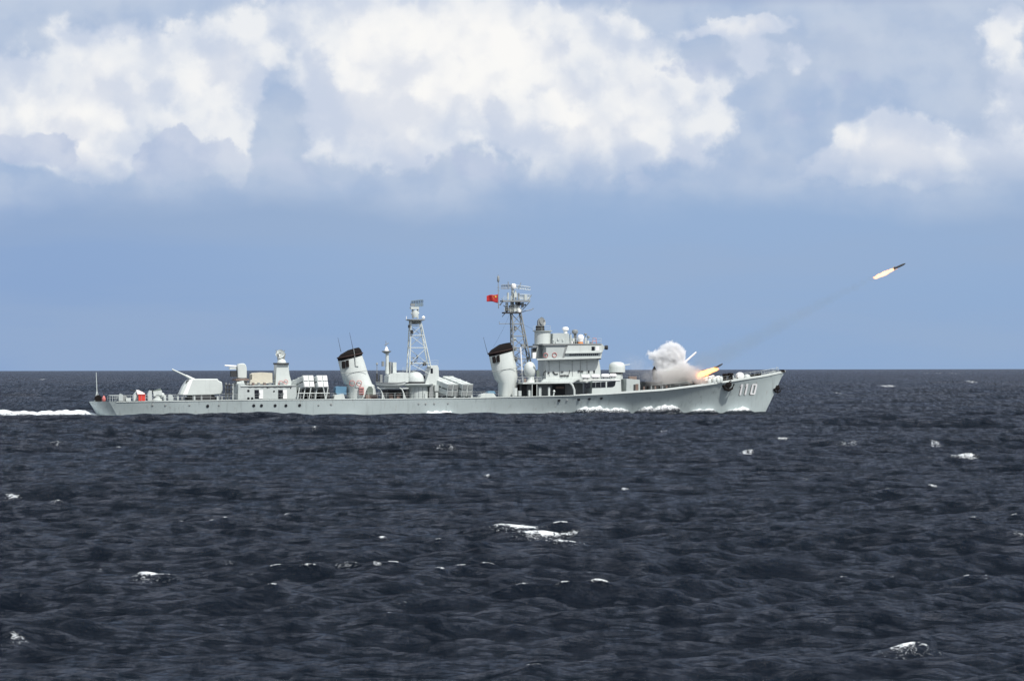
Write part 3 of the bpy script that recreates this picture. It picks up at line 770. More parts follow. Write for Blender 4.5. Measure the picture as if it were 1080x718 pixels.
# anti aircraft mount above the deckhouse's after end
aa = part('anti_aircraft_turret', MB().tp([(248.3, 398.6), (248, 386), (250, 383.6), (256, 383), (259, 384.4), (260.2, 388), (260.4, 398.8)], -1.2, 1.0), 'light', ship)
bv = aa.modifiers.new('bevel', 'BEVEL'); bv.width = .12; bv.segments = 2; bv.limit_method = 'ANGLE'
TP('recess_block', rect(242, 390.8, 249.5, 397.4), -.8, .6, 'dark', aa)  # dark block, its colour standing for the dark of the mount's open recess
for dy in (-.45, .35):
    mb = MB(); mb.tube([P(249, 386.2, dy), P(237, 385.4, dy)], .17, 8, .13); part('barrel', mb, 'white', aa)
TP('barrel_sleeve', rect(240.8, 387.2, 249, 389.4), -.7, .5, 'light', aa)
mb = MB(); mb.lathe(P(254.5, 407, -.2), [(1.6, 0), (1.5, .6), (1.1, .7), (1.1, 1.5)], 16); part('mount_base', mb, 'mid', aa)
TP('gun_platform', [(243, 399.4), (262, 399.2), (263, 401), (243, 401.5)], -3, 2, 'brown', aa)
TP('splinter_shield', [(249.5, 402.6), (257, 401.2), (258, 405), (250, 406.5)], -3.4, -3.2, 'light', aa)
# canvas covered gear
can = TP('canvas_covered_mount', [(261.5, 405), (262, 394.6), (265, 393.2), (276, 392.6), (287.2, 393.2), (287.4, 403.6), (276, 404.8)], -1.8, 1.8, 'cream', ship)
TP('canvas_flap', [(263, 405), (264.2, 400.2), (270, 400.6), (275, 404.8)], -2.05, -1.82, 'cream', can)
# after director tower
tow = part('director_tower', MB().tp([(288.2, 384), (303.2, 384), (304.6, 395), (308.2, 406), (286.6, 406)], -1.6, 1.9), 'light', ship)
TP('platform', rect(286.6, 382.6, 304.8, 384.2), -2.0, 2.3, 'dark', tow)
ring(296.2, 404.2, -1.8, tow, .45); ring(301.5, 402.6, -1.8, tow, .38)
TP('equipment_box', rect(294.5, 403.5, 299, 406), -2.2, -1.7, 'mid', tow)
mb = MB(); mb.lathe(P(297, 382.8, 0), [(.9, 0), (.75, .5), (.35, .8), (.3, 1.3)], 14); ped = part('radar_pedestal', mb, 'light', tow)
def dish(px, py, r, parent, axis=(-.25, -.9, .35), y=0., mt='light'):
    c = P(px, py, y); ax = Vector(axis).normalized(); mb = MB()
    prof = [(.05 * r, 0)] + [(r * t, .38 * r * t * t) for t in (.25, .5, .75, .9, 1.)] + [(r * 1.02, .40 * r), (r * t if False else r * .9, .30 * r), (.5 * r, .02 * r)]
    mb.lathe(c - ax * .2 * r, prof, 18, ax)
    o = part('radar_dish', mb, mt, parent)
    mb = MB(); a = Vector((ax.y, -ax.x, 0)).normalized()
    for s_ in (-1, 1): mb.tube([c + a * s_ * r * .7, c + ax * r * .75], .04, 5)
    mb.lathe(c + ax * r * .7, [(.16, -.12), (.2, 0), (.14, .16)], 8, ax)
    part('feed_horn', mb, 'mid', o); return o
dish(295.6, 373.4, .85, tow)
TP('radar_yoke', [(292.5, 379.6), (291.6, 373), (293, 372.6), (294.5, 377.6), (298.5, 377.6), (300.2, 372.4), (301.4, 372.8), (300, 379.6)], -.3, .3, 'mid', tow)
for a_, b_ in (((292, 372, 0), (291, 368.6, 0)), ((299, 372, 0), (300.5, 369.2, 0))): part('radar_horn', MB().tube([P(*a_), P(*b_)], .06, 5), 'mid', tow)

# ---- missile launchers
def quad(cx, cy, y, ax, w, L, rows, near_end, name='missile_launcher', capm='white', bodym='light', bs=.46):
    """a stack of launch boxes; (cx, cy) photo point of the centre of the near end, on plane y"""
    ax = Vector(ax).normalized(); c = P(cx, cy, y)
    side = ax.cross(Vector((0, 0, 1))).normalized(); upv = side.cross(ax).normalized()
    if side.x < 0: side = -side
    if upv.z < 0: upv = -upv
    frame = MB()
    base_c = c + ax * L * .5
    zb = deck_z(base_c.x)
    rootp = None
    mbf = MB()
    hgt = base_c.z - zb - w * .9
    for s_ in (-.9, .9):
        for f_ in (.22, .78):
            p = c + ax * L * f_ + side * w * s_ - upv * w
            mbf.tube([p, (p.x + .25 * s_, p.y, zb)], .13, 6)
            p2 = c + ax * L * (1 - f_) + side * w * s_ - upv * w
            mbf.tube([p, (p2.x, p2.y, zb)], .09, 6)
    mbf.obox(c + ax * L * .5 - upv * w * 1.08, side * w * 1.05, ax * L * .4, upv * .09)
    rootp = part(name, mbf, 'mid', ship)
    for i in (-1, 1):
        for j in (-1, 1):
            cc = c + side * i * w * .53 + upv * j * w * .53
            bx = MB().obox(cc + ax * L * .5, side * w * bs, ax * L * .5, upv * w * bs)
            b_ = part('launch_box', bx, bodym, rootp)
            bv_ = b_.modifiers.new('bevel', 'BEVEL'); bv_.width = .14; bv_.segments = 3; bv_.limit_method = 'ANGLE'
            mbr = MB()
            for f_ in (.02, .27, .52, .77, .98): mbr.obox(cc + ax * L * f_, side * w * .505, ax * .06, upv * w * .505)
            part('box_ribs', mbr, bodym, rootp) if False else None
            bx2 = MB().obox(cc - ax * .05, side * w * (bs - .05), ax * .06, upv * w * (bs - .05))
            part('box_lid', bx2, capm, rootp)
            for f_ in (.3, .6, .9):
                pass
    rb = MB()
    for f_ in (.0, .3, .62, .97): rb.obox(c + ax * (L * f_ + .12), side * w * 1.03, ax * .05, upv * w * 1.03)
    part('strap_frame', rb, 'grey', rootp)
    return rootp
quad(325.6, 402.0, -5.2, (-.42, 1, -.26), 1.12, 5.6, 2, True)
quad(340.2, 402.0, -5.2, (-.42, 1, -.26), 1.12, 5.6, 2, True)
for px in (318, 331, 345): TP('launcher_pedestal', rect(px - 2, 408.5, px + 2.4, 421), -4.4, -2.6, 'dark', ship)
TP('launcher_shade_box', rect(314.5, 413, 348, 421), -2.4, 1.5, 'dark', ship)  # dark box added behind the truss to darken the space under the launchers
mb = MB()
for px in (316, 322, 328, 334.5, 341, 346): mb.tube([P(px, 408.5, -5.2), P(px + (2.2 if (int(px) % 2) else -2.2), 420.5, -5.2)], .11, 6)
mb.tube([P(314, 414.5, -5.2), P(347.5, 414.5, -5.2)], .08, 5); part('launcher_truss', mb, 'light', ship)
# forward pair faces the far side, we see the raised after ends
AX = (-.56, 1, .10)
def fquad(cx, cy, L=7.):
    return quad(cx, cy, -5.0, (-.42, 1, .235), 1.18, L, 2, True, capm='mid', bodym='light', bs=.44)
fquad(477.6, 411.4); fquad(493.0, 411.4)
for px in (471, 479, 487, 497): TP('launcher_pedestal', rect(px - 1.6, 416.5, px + 1.6, 419.9), -4.6, -3.6, 'grey', ship)

# ---- blue boat cover and low hatch ahead of it
bl = TP('hatch_coaming', [(348.5, 420.6), (349.5, 416.8), (362, 415.4), (364, 420.6)], -4.2, -1, 'light', ship)
TP('covered_skiff', [(351.6, 408.4), (355, 407.2), (365.4, 407.6), (365.6, 415.8), (353, 416), (351, 413)], -1.5, 1.0, 'blue', ship)

# ---- funnels
def oval(a, b, w, n=28):
    """ring whose ends in photo are a, b"""
    A, B = P(*a, 0), P(*b, 0); c = (A + B) / 2; h = (B - A) / 2; g = []
    for k in range(n):
        t = 2 * math.pi * k / n; ct, st = math.cos(t), math.sin(t)
        ct = math.copysign(abs(ct) ** .8, ct); st = math.copysign(abs(st) ** .8, st)
        g.append(c + h * ct + Vector((0, w * st, 0)))
    return g
def fit(a, b, w): # shrink the ends by the width seen in yaw
    e = w * math.sin(YAW) / MPP * .35; return ((a[0] + e, a[1]), (b[0] - e, b[1]))
def funnel(name, body, cap, w, wins, lbl=None):
    mb = MB(); mb.rings([oval(*fit(a, b, ww), ww) for (a, b, ww) in body])
    fn = part(name, mb, 'light', ship, lbl)
    mb = MB(); mb.rings([oval(*fit(a, b, w * 1.03), w * 1.03) for (a, b) in cap[:-1]] + [oval(*fit(*cap[-1], w * .9), w * .9), [p + Vector((0, 0, -.5)) for p in oval(*fit(*cap[-1], w * .85), w * .85)]])
    cp = part('funnel_cap', mb, 'black', fn)
    mb = MB(); a, b = cap[1 if len(cap) > 2 else 0]
    g = oval(*fit(a, b, w * 1.05), w * 1.06); mb.tube(g + [g[0]], .13, 6); part('cap_rim', mb, 'soot', fn)
    for (x0, x1, y0, y1) in wins:
        part('air_intake', MB().tp([(x0, y0 + .8), (x1, y0), (x1 + .5, y1 - .6), (x0 + .6, y1)], -w * 1.08, -w * .6, squeeze=False), 'black', fn)
    return fn
f1 = funnel('aft_funnel',
    [((365.3, 420.8), (398, 420.8), 2.3), ((365.2, 406.6), (396, 406.6), 2.3), ((362.2, 404.8), (393, 404.8), 2.25), ((359.3, 395.2), (388.4, 393.2), 2.15), ((357.2, 386), (385, 381.5), 2.05), ((356, 380.6), (382.4, 374.6), 2.0)],
    [((356, 380.8), (382.4, 374.7)), ((355.2, 377.6), (383.0, 372.2)), ((358.6, 373.8), (381.0, 368.2)), ((366, 369.6), (379, 366.4))], 2.0,
    [(361.0, 363.8, 380.6, 388.6), (364.8, 367.8, 379.4, 387.4)])
f2 = funnel('forward_funnel',
    [((525.2, 418.2), (541.5, 418.2), 2.0), ((525, 404), (545.0, 403.5), 2.1), ((521.4, 400.2), (546.5, 397.4), 2.15), ((518.6, 391.2), (545.6, 388), 2.15), ((516.6, 382), (543.0, 377), 2.05), ((515.4, 375.8), (541.2, 369.7), 2.0)],
    [((515.4, 376), (541.2, 369.8)), ((514.4, 373), (541.4, 367.6)), ((517.2, 369.2), (540.0, 363.9)), ((526, 363.6), (538.2, 361.2))], 2.0,
    [(520.0, 522.6, 375.6, 383.0), (524.1, 526.9, 374.4, 382.0)])
for fn, pts in ((f1, [(359.5, 393.6), (373, 392.6), (387.6, 390.6)]), (f2, [(518.5, 391.8), (532, 389.6), (545.4, 388)])):
    mb = MB(); mb.tube([P(x, y, -2.2) for (x, y) in pts], .045, 5); part('funnel_seam', mb, 'mid', fn)
ring(371.3, 404, -2.45, f1, .5); ring(378.8, 404, -2.45, f1, .5)
TP('fire_rack', rect(378.3, 408.2, 383.8, 416), -2.75, -2.35, 'lifered', f1)
mb = MB()
for py in (409.8, 412.2, 414.4): a, b = P(378.8, py, -2.85), P(383.4, py, -2.85); mb.tube([a, b], .07, 5)
part('hose_reel', mb, 'mid', f1)
plate('doorway', [(387, 418.6), (387.2, 410), (389, 407.4), (392, 407.4), (393.4, 410), (393.4, 418.6)], -2.5, 'green', f1, .3)
TP('pipe_bundle', rect(384.5, 416, 399, 420.6), -3.8, -2.6, 'brown', ship)
for (a, b) in (((359.6, 371), (356.4, 356)), ((372.4, 368.4), (368.6, 350.5)), ((514.6, 374), (509.8, 355.5)), ((499.5, 0), (0, 0)))[:3]:
    mb = MB(); mb.tube([P(*a, -.8), P(*b, -.8)], .05, 5, .025); part('whip_antenna', mb, 'dark', f1 if a[0] < 450 else f2)
mb = MB(); c = P(373.5, 380.5, -2.1); mb.tube([P(372.8, 367, -2.1), P(374.4, 377.6, -2.15)], .07, 6); mb.tube([P(374.4, 377.6, -2.15), P(374.8, 386, -2.15), P(378, 386.4, -2.15)], .07, 6)
part('steam_pipe', mb, 'mid', f1)

# ---- midships boat deck
ms = TP('boat_deck_house', [(402, 420.4), (402, 411), (430, 411), (430, 420.4)], -3.2, 3, 'dark', ship)  # dark paint stands in for the shade of the recess behind the boat
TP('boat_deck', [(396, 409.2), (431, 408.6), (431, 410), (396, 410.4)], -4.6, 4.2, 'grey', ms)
TP('charthouse', [(404, 403.2), (404.6, 396.4), (409, 394.2), (424, 392.6), (431, 393), (431, 403.2)], -2.4, 2.4, 'light', ms)
TP('equipment_cabinet', rect(402.2, 381, 405.4, 386.2), -.8, .2, 'mid', ms)
TP('equipment_cabinet', rect(413, 382, 418.2, 393.4), -.9, .3, 'light', ms)
TP('equipment_cabinet', rect(410, 381.5, 413, 394.2), -.4, .6, 'mid', ms)
for (x0, x1, y0) in ((396.4, 398.6, 394), (399.8, 403.4, 395)): TP('vent_trunk', rect(x0, y0, x1, 403.2), -2., -1., 'dark' if x0 < 398 else 'mid', ms)
mb = MB(); mb.tube([P(397.6, 394, -1.5), P(397.6, 384, -1.5)], .07, 5); mb.lathe(P(397.6, 384.6, -1.5), [(.1, 0), (.25, .1), (.1, .4)], 8); part('signal_lamp', mb, 'mid', ms)
for px in (401, 409.5, 417.5): TP('storage_bin', rect(px, 415.5, px + 5, 420.3), -4.6, -3.6, 'brown' if px > 405 else 'mid', ms)
pm = part('pole_mast', MB().lathe(P(408.4, 394.2, 0), [(.42, 0), (.33, 2), (.3, 3.9)], 12), 'light', ship)
part('platform', MB().lathe(P(407.6, 373, 0), [(.3, 0), (.92, .42), (.95, .52), (.4, .56)], 18), 'mid', pm)
part('radar_dome', MB().lathe(P(407.6, 370.6, 0), [(.45, 0), (.38, .35), (.2, .75), (.08, .95)], 14), 'white', pm)
mb = MB(); mb.tube([P(407.4, 367.6, 0), P(407, 359.6, 0)], .06, 5); mb.tube([P(405.4, 364, 0), P(410, 361.6, 0)], .07, 5); part('antenna', mb, 'mid', pm)
# davits
for px in (401, 423.6):
    mb = MB(); mb.tube([P(px + 2.4, 420.6, -5.2), P(px + 2.2, 415, -5.2), P(px + .2, 410.4, -5.4), P(px - 3.2, 408.4, -5.6)], .17, 7, .12)
    mb.tube([P(px + 4.4, 420.6, -5.0), P(px + 2.2, 415, -5.2)], .12, 6); part('boat_davit', mb, 'light', ship)
for px in (406.5, 414):
    TP('deck_ventilator', [(px, 420.2), (px + 1, 414.6), (px + 3.4, 413.8), (px + 4.2, 420.2)], -4.0, -3.0, 'mid', ms)

# aft superstructure block with the domed gun
ab = part('gun_house_base', MB().lathe(D(440.6, -1.6), [(2.1, 0), (2.1, deck_z(0) * 0 + 2.15), (2.9, 2.4), (3.0, 2.55), (2.2, 2.7)], 28), 'grey', ship)
dg = part('domed_gun_mount', MB().lathe(P(438.2, 402.4, -1.6), [(1.62, -.6), (1.62, 0), (1.58, .7), (1.35, 1.25), (.9, 1.65), (.4, 1.82), (0, 1.86)], 26), 'light', ship)
mb = MB(); mb.lathe(P(438.2, 405.0, -1.6), [(1.72, 0), (1.72, .45)], 26); part('mount_ring', mb, 'dark', dg)
mb = MB(); 
for dy in (-.3, .3): mb.tube([P(431.5, 397.2, -1.9 + dy), P(425.2, 394.2, -1.9 + dy)], .09, 6)
part('barrel', mb, 'mid', dg)
mh = TP('mast_house', [(444, 420.2), (444, 404), (452, 386.6), (455, 385.4), (460.6, 385), (462.4, 388), (462.6, 403), (464, 420.2)], -2.0, 2.0, 'light', ship)
plate('window', rect(454.2, 388.4, 456.6, 393.6), -2.0, 'glass', mh); plate('window', rect(446.6, 396, 448.6, 399.4), -2.0, 'glass', mh)
TP('equipment_rack', [(451.5, 420), (452, 404.6), (456.6, 404.6), (457, 420)], -3.2, -2.1, 'mid', mh)
TP('bulkhead_box', rect(457.5, 406, 462.6, 412.4), -2.8, -2.05, 'grey', mh); TP('bulkhead_box', rect(458.5, 413.6, 462, 419.8), -2.9, -2.05, 'light', mh)
for k in range(6): TP('ready_locker', rect(427 + 4.1 * k, 415.2, 429.9 + 4.1 * k, 420), -5.0, -4.3, ['mid', 'grey', 'light'][k % 3], ship) if k in (5,) else None
mb = MB()
for px in (433.5, 437.6, 441.8, 446): mb.tube([P(px, 408.6, -3.75), P(px, 420, -3.75)], .035, 4)
part('panel_seams', mb, 'mid', ab)

# lattice mast
def lattice(name, legs, levels, r, mt, yb, yt, diag=True):
    """legs: ((xl, yl),(xr, yr)) at bottom and top in photo; yb / yt half depth at bottom / top"""
    (bl, br), (tl, tr) = legs; mb = MB(); C = {}
    for i, t in enumerate(levels):
        L = (bl[0] + (tl[0] - bl[0]) * t, bl[1] + (tl[1] - bl[1]) * t); Rr = (br[0] + (tr[0] - br[0]) * t, br[1] + (tr[1] - br[1]) * t)
        yy = yb + (yt - yb) * t
        pl, prr = P(*L, 0), P(*Rr, 0)
        C[i] = [Vector((pl.x + yy * 0.2, -yy, pl.z)), Vector((prr.x - yy * .2, -yy, prr.z)), Vector((prr.x - yy * .2, yy, prr.z)), Vector((pl.x + yy * .2, yy, pl.z))]
    n_ = len(levels)
    for k in range(4): mb.tube([C[i][k] for i in range(n_)], r, 6)
    for i in range(1, n_):
        for k in range(4): mb.tube([C[i][k], C[i][(k + 1) % 4]], r * .62, 5)
    for i in range(n_ - 1):
        for k in range(4):
            a, b = (k, (k + 1) % 4) if (i + k) % 2 else ((k + 1) % 4, k)
            mb.tube([C[i][a], C[i + 1][b]], r * .5, 5)
    return part(name, mb, mt, ship)
am = lattice('aft_lattice_mast', (((428.6, 396), (456.6, 396)), ((431.9, 337.5), (443.6, 337.5))), [0, .22, .5, .72, .9, 1], .12, 'light', 1.6, .8)
mb = MB(); mb.lathe(P(438, 338.6, 0), [(.5, -.6), (1.2, 0), (1.85, .18), (1.85, .32), (.6, .36)], 20); part('platform', mb, 'mid', am)
mb = MB(); mb.tube([P(428.6, 337, -1), P(428.6, 333.6, -1)], .08, 5); mb.lathe(P(446.6, 336.4, -.6), [(.25, 0), (.35, .3), (.1, .6)], 8); part('navigation_light', mb, 'white', am)
mb = MB(); mb.tube([P(435.4, 336, 0), P(435, 326, 0)], .17, 6); mb.tube([P(440.4, 336, 0), P(440.8, 326, 0)], .17, 6); mb.tube([P(433.6, 330.4, 0), P(442, 330.4, 0)], .16, 6)
mb.lathe(P(437.8, 331.4, 0), [(.55, -.6), (.7, 0), (.5, .8)], 10); mb.tp(rect(433.4, 323.6, 442, 326), -.6, .6, squeeze=False); up_ = part('radar_support', mb, 'light', am)
def bar_radar(name, a, b, hh, parent, mt, dep=.5, rows=4):
    A, B = P(*a, 0), P(*b, 0); mb = MB()
    for i in range(rows):
        z = (i / (rows - 1) - .5) * hh; yy = dep * math.cos((i / (rows - 1) - .5) * 2.4) - dep
        mb.tube([A + Vector((0, yy, z)), B + Vector((0, yy, z))], .055, 5)
    for k in range(8):
        t = k / 7; pts = []
        for i in range(rows): z = (i / (rows - 1) - .5) * hh * (1 - .25 * abs(2 * t - 1)); yy = dep * math.cos((i / (rows - 1) - .5) * 2.4) - dep; pts.append(A.lerp(B, t) + Vector((0, yy, z)))
        mb.tube(pts, .045, 5)
    return part(name, mb, mt, parent)
bar_radar('radar_antenna', (433.4, 320.6), (446, 319.4), 1.15, am, 'green', .5, 6)
TP('radar_feed', rect(432.6, 320.2, 437.6, 322.8), -.4, .2, 'mid', am)
mb = MB()
for (a, b, r) in (((434.4, 352), (434.4, 348), .28), ((431.6, 345.8), (431.6, 342.6), .24), ((447.6, 385.6), (447.6, 381.6), .36), ((433.6, 384.6), (433.6, 381.4), .3), ((440, 378), (440, 374.6), .15)): mb.tube([P(*a, -1.2), P(*b, -1.2)], r, 8)
part('searchlight', mb, 'dark', am)
mb = MB()
for k in range(14):
    px = 432 + (k * 5.3) % 20; py = 377 + (k * 3.7) % 15
    mb.tube([P(px, py, -1.4 + .2 * (k % 4)), P(px + 5 * math.cos(k * 1.7), py + 3.6 * math.sin(k * 2.3), -1. + .3 * (k % 3))], .06, 5)
part('rigging_bracket', mb, 'mid', am)
rails([(425, 392.8), (430, 392.6)], -2.3, .9, parent=ms); rails([(448, 385.6), (462, 385)], -2, .9, parent=mh)

# ---- space before the forward funnel: low hatches
TP('deck_hatch', [(503, 419), (504.5, 416.4), (511, 414.6), (520, 414.6), (524, 419)], -4.4, -1.5, 'light', ship)
TP('deck_hatch', [(511.5, 415), (513, 412.4), (521, 412.2), (523, 415)], -1.4, .8, 'blue', ship)

# ---- bridge structure
br = TP('bridge', [(567.5, 403.6), (567.5, 378.6), (631, 377.2), (633.2, 389), (633.6, 403.6)], -3.8, 3.4, 'light', ship)
TP('bridge_wing', [(565.8, 364), (597.6, 363.4), (634.6, 362.6), (637.8, 366), (634.6, 372), (633.6, 377), (600, 378.4), (566.2, 379.4)], -5.2, 3.6, 'grey', br)
TP('bridge_front_bulwark', [(598.6, 364.2), (633.6, 363.6), (635.6, 371), (596.4, 371.8)], -5.42, -5.2, 'light', br)
TP('ledge', [(596, 371.6), (634.6, 370.8), (634.4, 372), (595.8, 372.8)], -5.62, -5.2, 'light', br)
TP('ledge', [(566, 378.2), (634, 376.4), (634, 377.8), (566, 379.8)], -5.45, -5.2, 'light', br)
TP('ledge', [(562, 362.4), (634, 362.2), (634.6, 363.4), (562, 364)], -5.5, 3.6, 'mid', br)
for k in range(15):
    x0 = 600.6 + k * 2.05; plate('bridge_window', rect(x0, 373.4 - .03 * k, x0 + 1.35, 375.2 - .03 * k), -5.2, 'glass', br, .04)
plate('bulwark_brace', [(596.6, 364), (598.4, 364), (595, 378.4), (593, 378.4)], -5.2, 'mid', br, .12)
plate('window', rect(624, 365.4, 627.4, 369.6), -5.42, 'glass', br); plate('sign_panel', rect(628.6, 365.6, 632, 369.8), -5.42, 'white', br)
mb = MB(); mb.lathe(P(637.4, 366.4, -4.4), [(.3, 0), (.42, .2), (.42, .6), (.3, .7)], 12, (1, -.3, 0)); part('searchlight', mb, 'dark', br)
TP('wing_support', rect(630, 375, 633.8, 379), -5.0, -4.4, 'dark', br)
ring(575.5, 374.6, -5.22, br, .42); ring(584.8, 374.2, -5.22, br, .42)
# drum and gun director
dr = part('director_drum', MB().lathe(P(572.2, 363.4, -1.2), [(1.55, 0), (1.55, 2.45), (1.85, 2.55), (1.9, 2.7), (1.2, 2.72)], 26), 'light', br)
part('director_base', MB().lathe(P(569.6, 349.0, -1.2), [(.85, 0), (.85, .25), (.82, .95), (.7, 1.05)], 20), 'black', br)
dish(571.6, 339.2, .85, br, (.6, -.75, .3), -1.2, 'mid')
TP('director_head', [(566.4, 343), (566.6, 338.2), (568.6, 335.8), (572, 335.4), (573.4, 343)], -1.7, -.7, 'mid', br)
th = TP('upper_house', [(578, 363.4), (578, 351.8), (586, 351.2), (599.6, 351.6), (601, 363.4)], -2.6, 2, 'grey', br)
for (px, py) in ((583, 357), (588, 356.4), (593, 357.2), (586, 360)): TP('junction_box', rect(px, py, px + 1.6, py + 2.2), -2.8, -2.6, 'light', th)
TP('after_house', [(560.2, 378), (560.6, 366.8), (567.8, 366.4), (567.8, 378)], -2.4, 1.4, 'grey', br)
TP('after_house_window', rect(562, 367.2, 566, 370.6), -2.5, -2.38, 'dark', br)
TP('after_platform', [(556, 364.8), (567.6, 364.4), (567.6, 366), (556, 366.4)], -3, 2, 'mid', br)
TP('flag_locker', rect(561, 371.6, 565.6, 378), -3.2, -2.4, 'white', br)
# roof gear
part('radome', MB().lathe(P(596.4, 351.6, -1.6), [(.35, 0), (.4, .55), (.62, .65), (.62, 1.0), (.45, 1.2), (0, 1.25)], 16), 'white', br)
mb = MB(); mb.lathe(P(606.4, 363.4, -1.4), [(.3, 0), (.24, 2.0), (.55, 2.15), (.62, 2.5), (.5, 2.8), (.1, 2.9)], 14); part('optical_sight', mb, 'mid', br)
part('satellite_dome', MB().lathe(P(612.4, 360.4, -2.6), [(.5, 0), (.52, .3), (.64, .6), (.6, 1.0), (.4, 1.3), (0, 1.42)], 18), 'white', br)
part('dome_pedestal', MB().lathe(P(612.2, 363.4, -2.6), [(.6, 0), (.52, .35), (.45, .55)], 14), 'orange', br)
for (x0, y0, x1, mt_) in ((600.6, 353, 603, 'grey'), (603, 356.6, 606, 'light'), (608.2, 359.4, 610, 'mid'), (616.4, 356, 618.6, 'light'), (618.6, 359, 621.4, 'light'), (601.2, 359.6, 605.6, 'white'), (622, 360.6, 624.2, 'mid')):
    TP('roof_equipment', rect(x0, y0, x1, 363.2), -2.2, -1.4, mt_, br)
mb = MB()
for (px, py) in ((602, 350.6), (617.6, 352.6), (620, 353.6), (608, 349)): mb.tube([P(px, 363, -2), P(px, py, -2)], .07, 5)
for (px, py) in ((617.6, 352.6), (620.6, 355.6)): mb.lathe(P(px, py + 1, -2), [(.1, 0), (.28, .1), (.28, .35), (.05, .4)], 8)
part('aerial', mb, 'mid', br)
mb = MB(); a = P(624.6, 362.6, -2.4); mb.tube([a, P(625.4, 356.4, -2.4), P(628.6, 356.6, -2.4), P(629, 362.6, -2.4)], .07, 5); mb.tube([P(624.8, 359.6, -2.4), P(629, 359.4, -2.4)], .07, 5); part('signal_frame', mb, 'lifered', br)
rails([(582, 363.2), (634, 362.4)], -5.2, 1.0, parent=br, r=.03)
rails([(562.6, 349), (580.6, 348.6)], -2.5, .9, parent=br)
# lower side of the bridge: gear, windows
for (px, py) in ((621, 392), (626.6, 392)): c = P(px, py, -3.8); plate('window', rect(px - .8, py - 1.4, px + .8, py + 1.4), -3.8, 'glass', br)
for (x0, y0, x1, y1) in ((609.4, 390.6, 611.8, 392), (612.4, 391, 615.2, 392.2), (590.8, 395.4, 594, 397), (594.4, 395.2, 597, 396.8), (597.4, 395.4, 600, 397), (577.6, 392.4, 579.6, 393.6), (591.4, 391.6, 594.4, 392.4)):
    TP('bulkhead_fitting', rect(x0, y0, x1, y1), -4.0, -3.78, 'dark', br)
mb = MB()
mb.tube([P(572.8, 396, -3.9), P(573.6, 393, -3.9), P(575.8, 391, -3.9)], .10, 6); mb.tube([P(583, 391.6, -3.9), P(585.4, 394.6, -3.9), P(588.4, 394.2, -3.9)], .12, 6); mb.tube([P(601, 390.4, -3.9), P(600.2, 394, -3.9)], .07, 6)
part('crane_fitting', mb, 'dark', br)
mb = MB()
for px in (579, 590, 603.5, 612, 619): mb.tube([P(px, 380, -3.86), P(px + .3, 397, -3.86)], .035, 4)
part('cable_run', mb, 'mid', br)
# superstructure side deck
TP('side_deck', [(541, 403.2), (572, 403.0), (602, 402.4), (608.6, 398.8), (614, 398.6), (614, 400.4), (608.6, 400.6), (602, 404.0), (541, 404.8)], -5.6, 3.6, 'light', br)
TP('screen_plate', [(570, 402.8), (573, 399.6), (604, 398.6), (606.6, 399.6), (602, 402.6)], -4.6, -3.8, 'light', br)
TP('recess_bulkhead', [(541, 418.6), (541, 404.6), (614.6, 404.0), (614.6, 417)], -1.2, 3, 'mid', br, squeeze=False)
for px in (541.6, 561.2, 566.2): TP('stanchion', rect(px - .4, 404.4, px + .4, 418), -5.5, -5.3, 'light', br)
for (x0, y0, x1, mt_) in ((541.5, 409, 545.6, 'light'), (546, 412, 550, 'grey'), (556.6, 411.4, 560.4, 'light'), (567.4, 408, 571, 'grey'), (577.4, 408, 580.2, 'light')):
    TP('deck_cabinet', rect(x0, y0, x1, 417.6), -5.0, -4.2, mt_, br)
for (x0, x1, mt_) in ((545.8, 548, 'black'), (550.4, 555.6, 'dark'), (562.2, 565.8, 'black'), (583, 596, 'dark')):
    TP('doorway', rect(x0, 405.4, x1, 417.4), -1.5, -1.18, mt_, br, squeeze=False)  # darkened panels carry the shade of the recess in their colour
TP('red_locker', rect(586, 407.4, 595, 409.8), -1.9, -1.5, 'brown', br)
mb = MB(); mb.tube([P(583.6, 417.4, -5.2), P(584.4, 413.4, -5.2)], .14, 6); mb.lathe(P(584.4, 413.8, -5.2), [(.1, 0), (.26, .15), (.1, .5)], 8); part('fire_pump', mb, 'light', br)
mb = MB(); mb.tube([P(600.4, 402.8, -5.4), P(603.6, 406, -5.4), P(605.6, 411, -5.4), P(605.8, 417.2, -5.4)], .22, 8); part('curved_support', mb, 'light', br)
rails([(543, 403), (571, 402.8)], -5.5, .95, parent=br, r=.03)
# satellite radome on its pedestal
rd = part('radome_pedestal', MB().lathe(P(560.0, 403, -3.4), [(.95, 0), (.75, .3), (.62, .5), (.62, 1.2), (.8, 1.3)], 18), 'light', br)
part('radome', MB().lathe(P(558.8, 396.6, -3.4), [(.75, 0), (1.0, .35), (1.13, .95), (1.12, 1.5), (.98, 2.05), (.68, 2.5), (.3, 2.72), (0, 2.76)], 24), 'light', rd)
TP('camouflage_bundle', [(565.4, 397), (565.2, 391.6), (567, 389.6), (569, 392), (569, 397.4)], -4.2, -3.6, 'green', br)
for (x0, y0, x1, y1, mt_) in ((552, 399, 555, 403, 'brown'), (564.6, 398.6, 567.6, 403, 'mid'), (546, 400, 549, 403.2, 'mid')): TP('deck_box', rect(x0, y0, x1, y1), -4.6, -3.8, mt_, br)

